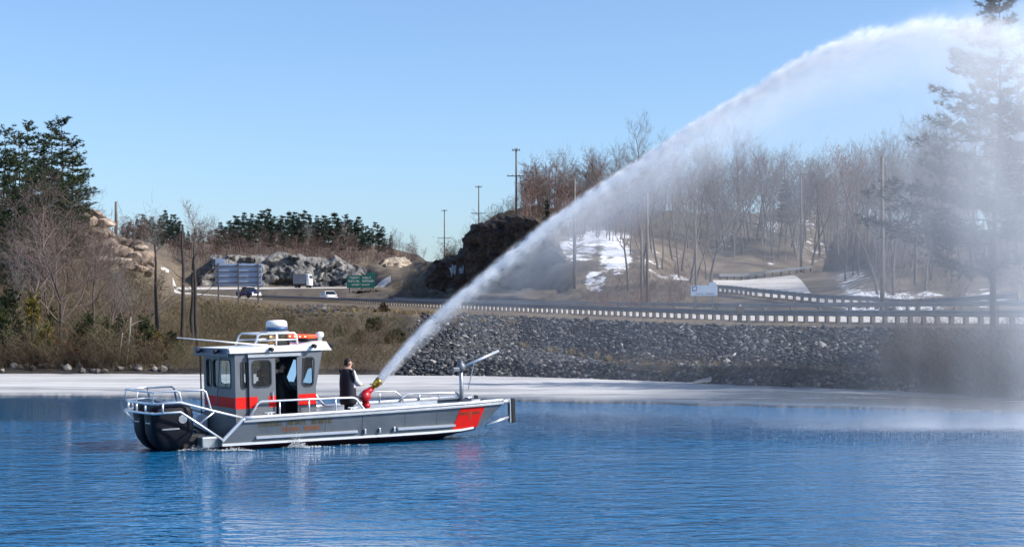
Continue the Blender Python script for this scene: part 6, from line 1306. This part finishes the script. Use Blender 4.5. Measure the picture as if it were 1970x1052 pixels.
veil = mth('ADD', mth('MULTIPLY', mrange(dep, .2, 2.0, 1.0, 0.0), fcurve(sp.outputs[0], X0, X1, [(0, 0), (.10, .05), (.20, .075), (.32, .07), (.45, .065), (.55, .08), (.7, .07), (.8, 0), (1, 0)])), fcurve(sp.outputs[0], X0, X1, [(0, 0), (.05, .008), (.17, .022), (.26, .020), (.33, .021), (.40, .024), (.46, .032), (.51, .052), (.56, .092), (.62, .10), (.70, .04), (.80, .0), (1, .0)]))
ns = n.new('ShaderNodeTexNoise'); ns.inputs['Scale'].default_value = .55; ns.inputs['Detail'].default_value = 4; mp = n.new('ShaderNodeMapping'); mp.inputs['Scale'].default_value = (1, 1, .45); mp.inputs['Rotation'].default_value = (0, .35, 0); l.new(tc.outputs['Object'], mp.inputs[0]); l.new(mp.outputs[0], ns.inputs['Vector'])
st = n.new('ShaderNodeTexNoise'); st.inputs['Scale'].default_value = 1.7; st.inputs['Detail'].default_value = 3; mp3 = n.new('ShaderNodeMapping'); mp3.inputs['Scale'].default_value = (1, .6, .10); mp3.inputs['Rotation'].default_value = (0, .30, 0); l.new(tc.outputs['Object'], mp3.inputs[0]); l.new(mp3.outputs[0], st.inputs['Vector'])
nz = mth('MULTIPLY', mrange(ns.outputs['Fac'], .28, .72, .35, 1.55), mrange(st.outputs['Fac'], .34, .66, .72, 1.28))
low = mrange(sp.outputs[2], .05, 6.5, .28, 1.0)
den = mth('MULTIPLY', mth('MULTIPLY', mth('MULTIPLY', veil, edge), nz), low)
fall = mth('MULTIPLY', mth('MULTIPLY', mth('EXPONENT', mth('MULTIPLY', sp.outputs[2], -3.2)), mth('EXPONENT', mth('MULTIPLY', mth('POWER', mth('MULTIPLY', mth('SUBTRACT', sp.outputs[1], 42.2), .85), 2.0), -1.0))), mrange(sp.outputs[0], 5.0, 13.0, 0.0, .85))
den = mth('ADD', den, mth('MULTIPLY', fall, nz))
l.new(den, pv.inputs['Density']); m.cycles.volume_step_rate = .75
YA, YB = 37.6, 47.5
poly = [(-1.5, .06)]+[(p.x, p.z+.5) for p in [jet(k/40) for k in range(4, 41)] if -1.5 < p.x < X1]; poly += [(X1-1, poly[-1][1]-3.0), (X1-1, .06)]
mb = MB(); n_ = len(poly); mb.add([(x, YA, z) for x, z in poly]+[(x, YB, z) for x, z in poly], [tuple(range(n_)), tuple(range(2*n_-1, n_-1, -1))]+[(i, n_+i, n_+(i+1) % n_, (i+1) % n_) for i in range(n_)])
mist = mb.build('mist', 'mist', None); tag(mist, 'pale drifting mist hanging beneath the arc of the jet', 'mist', kind='stuff')

# foam where the spray falls, at the stern and along the hull
pts, sz = [], []
for k in range(7000):
    x = rj.gauss(15.5, 3.6); y = 41.6+rj.gauss(0, .55)*(1+.05*(x-6)); 
    if x < 6.5 or x > 26: continue
    pts.append(Vector((x, y+.6, .01+abs(rj.gauss(0, .04))))); sz.append(rj.uniform(.004, .010))
tag(tets('spray_fall', pts, sz, None), 'white patch where the falling spray whips up the lake', 'foam')
pts, sz = [], []
for c, nn, sx, h in ((BMX @ Vector((-4.55, -.75, 0)), 420, .28, .05), (BMX @ Vector((-2.35, -1.2, 0)), 380, .14, .13), (BMX @ Vector((-3.9, -1.18, 0)), 220, .25, .03), (BMX @ Vector((-1.9, -1.2, 0)), 110, .2, .012), (BMX @ Vector((-.9, -1.22, 0)), 30, .3, .008)):
    for k in range(nn):
        a = rj.gauss(0, 1); pts.append(Vector((c.x+a*sx, c.y+rj.gauss(0, .06)-.05, .01+abs(rj.gauss(0, h))*math.exp(-a*a*.6)))); sz.append(rj.uniform(.006, .018))
tag(tets('hull_splash', pts, sz, None), 'small white splashes along the waterline of the fire boat', 'splash')

# ------------------------------------------------------------------ big pines and brush on the near shore, behind the mist
RB = random.Random(77)
P1 = proto_pine(*pine(501, 15, .16, .40, 22, 7, 46, 14, .31, .26, .80, .010, lean=(.02, 0), wind=(-.30, -.1), gap=.14, spread=.06, nw=(.04, .09)), 'bark_dark', 'needles_spruce')
P2 = proto_pine(*pine(502, 15, .30, .32, 16, 6, 30, 12, .28, .30, .8, .013, wind=(-.25, -.1), gap=.18, spread=.055, nw=(.06, .12)), 'bark_dark', 'needles_blue')
p = on_ground(1912, 66.5); place_pine('pine_tree', P1, p, zy(-28, 66.5)-p.z, 15, 'tallest pine with long layered boughs standing in the mist', 'tree', 'big pines in the mist', 0.0, .98)
p = on_ground(1996, 67.5); place_pine('pine_tree', P2, p, zy(60, 67.5)-p.z, 15, 'second big pine, cut by the picture edge beside the tallest one', 'tree', 'big pines in the mist', 0.3, .95)
for k, (px, dY, h) in enumerate(((1738, 1.6, 2.1), (1752, 3.2, 2.6), (1770, 1.4, 2.6), (1788, 3.0, 3.0), (1806, 1.2, 2.7), (1824, 2.6, 3.1), (1842, 1.2, 2.8), (1860, 2.8, 3.2), (1880, 1.0, 2.8), (1898, 2.4, 3.2), (1918, 1.0, 2.9), (1938, 2.6, 3.2), (1958, 1.0, 3.0), (1980, 2.0, 3.2), (1729, .8, 1.5), (1764, .6, 1.7), (1812, .5, 1.8), (1850, .5, 1.8), (1890, .5, 1.9))):
    p = on_ground(px, SHORE(px)+dY); place_tree('shore_bush', SHRUB[k % 4], p, h, 3.0, f'grey leafless bush on the shore under the misty pines, {ordinal(k+1)} of its thicket', 'bush', 'leafless bushes under the misty pines', sx=1.25)
sp_ = [(on_ground(px, SHORE(px)+RB.uniform(.4, 4.0), .05), RB.uniform(1.0, 2.4), 1.3) for px in [RB.uniform(1715, 2080) for _ in range(190)]]
wood('misty_thicket', sp_, LS, 3, 'brush_dark', 'dense grey thicket filling the shore under the misty pines')
sp_ = [(on_ground(px, SHORE(px)+RB.uniform(.5, 1.8), .05), RB.uniform(.3, .8), 1.6) for px in [RB.uniform(1180, 1730) for _ in range(160)]]
wood('toe_brush', sp_, LS, 3, 'brush_dark', 'low dark brush along the cut bank at the ice edge')
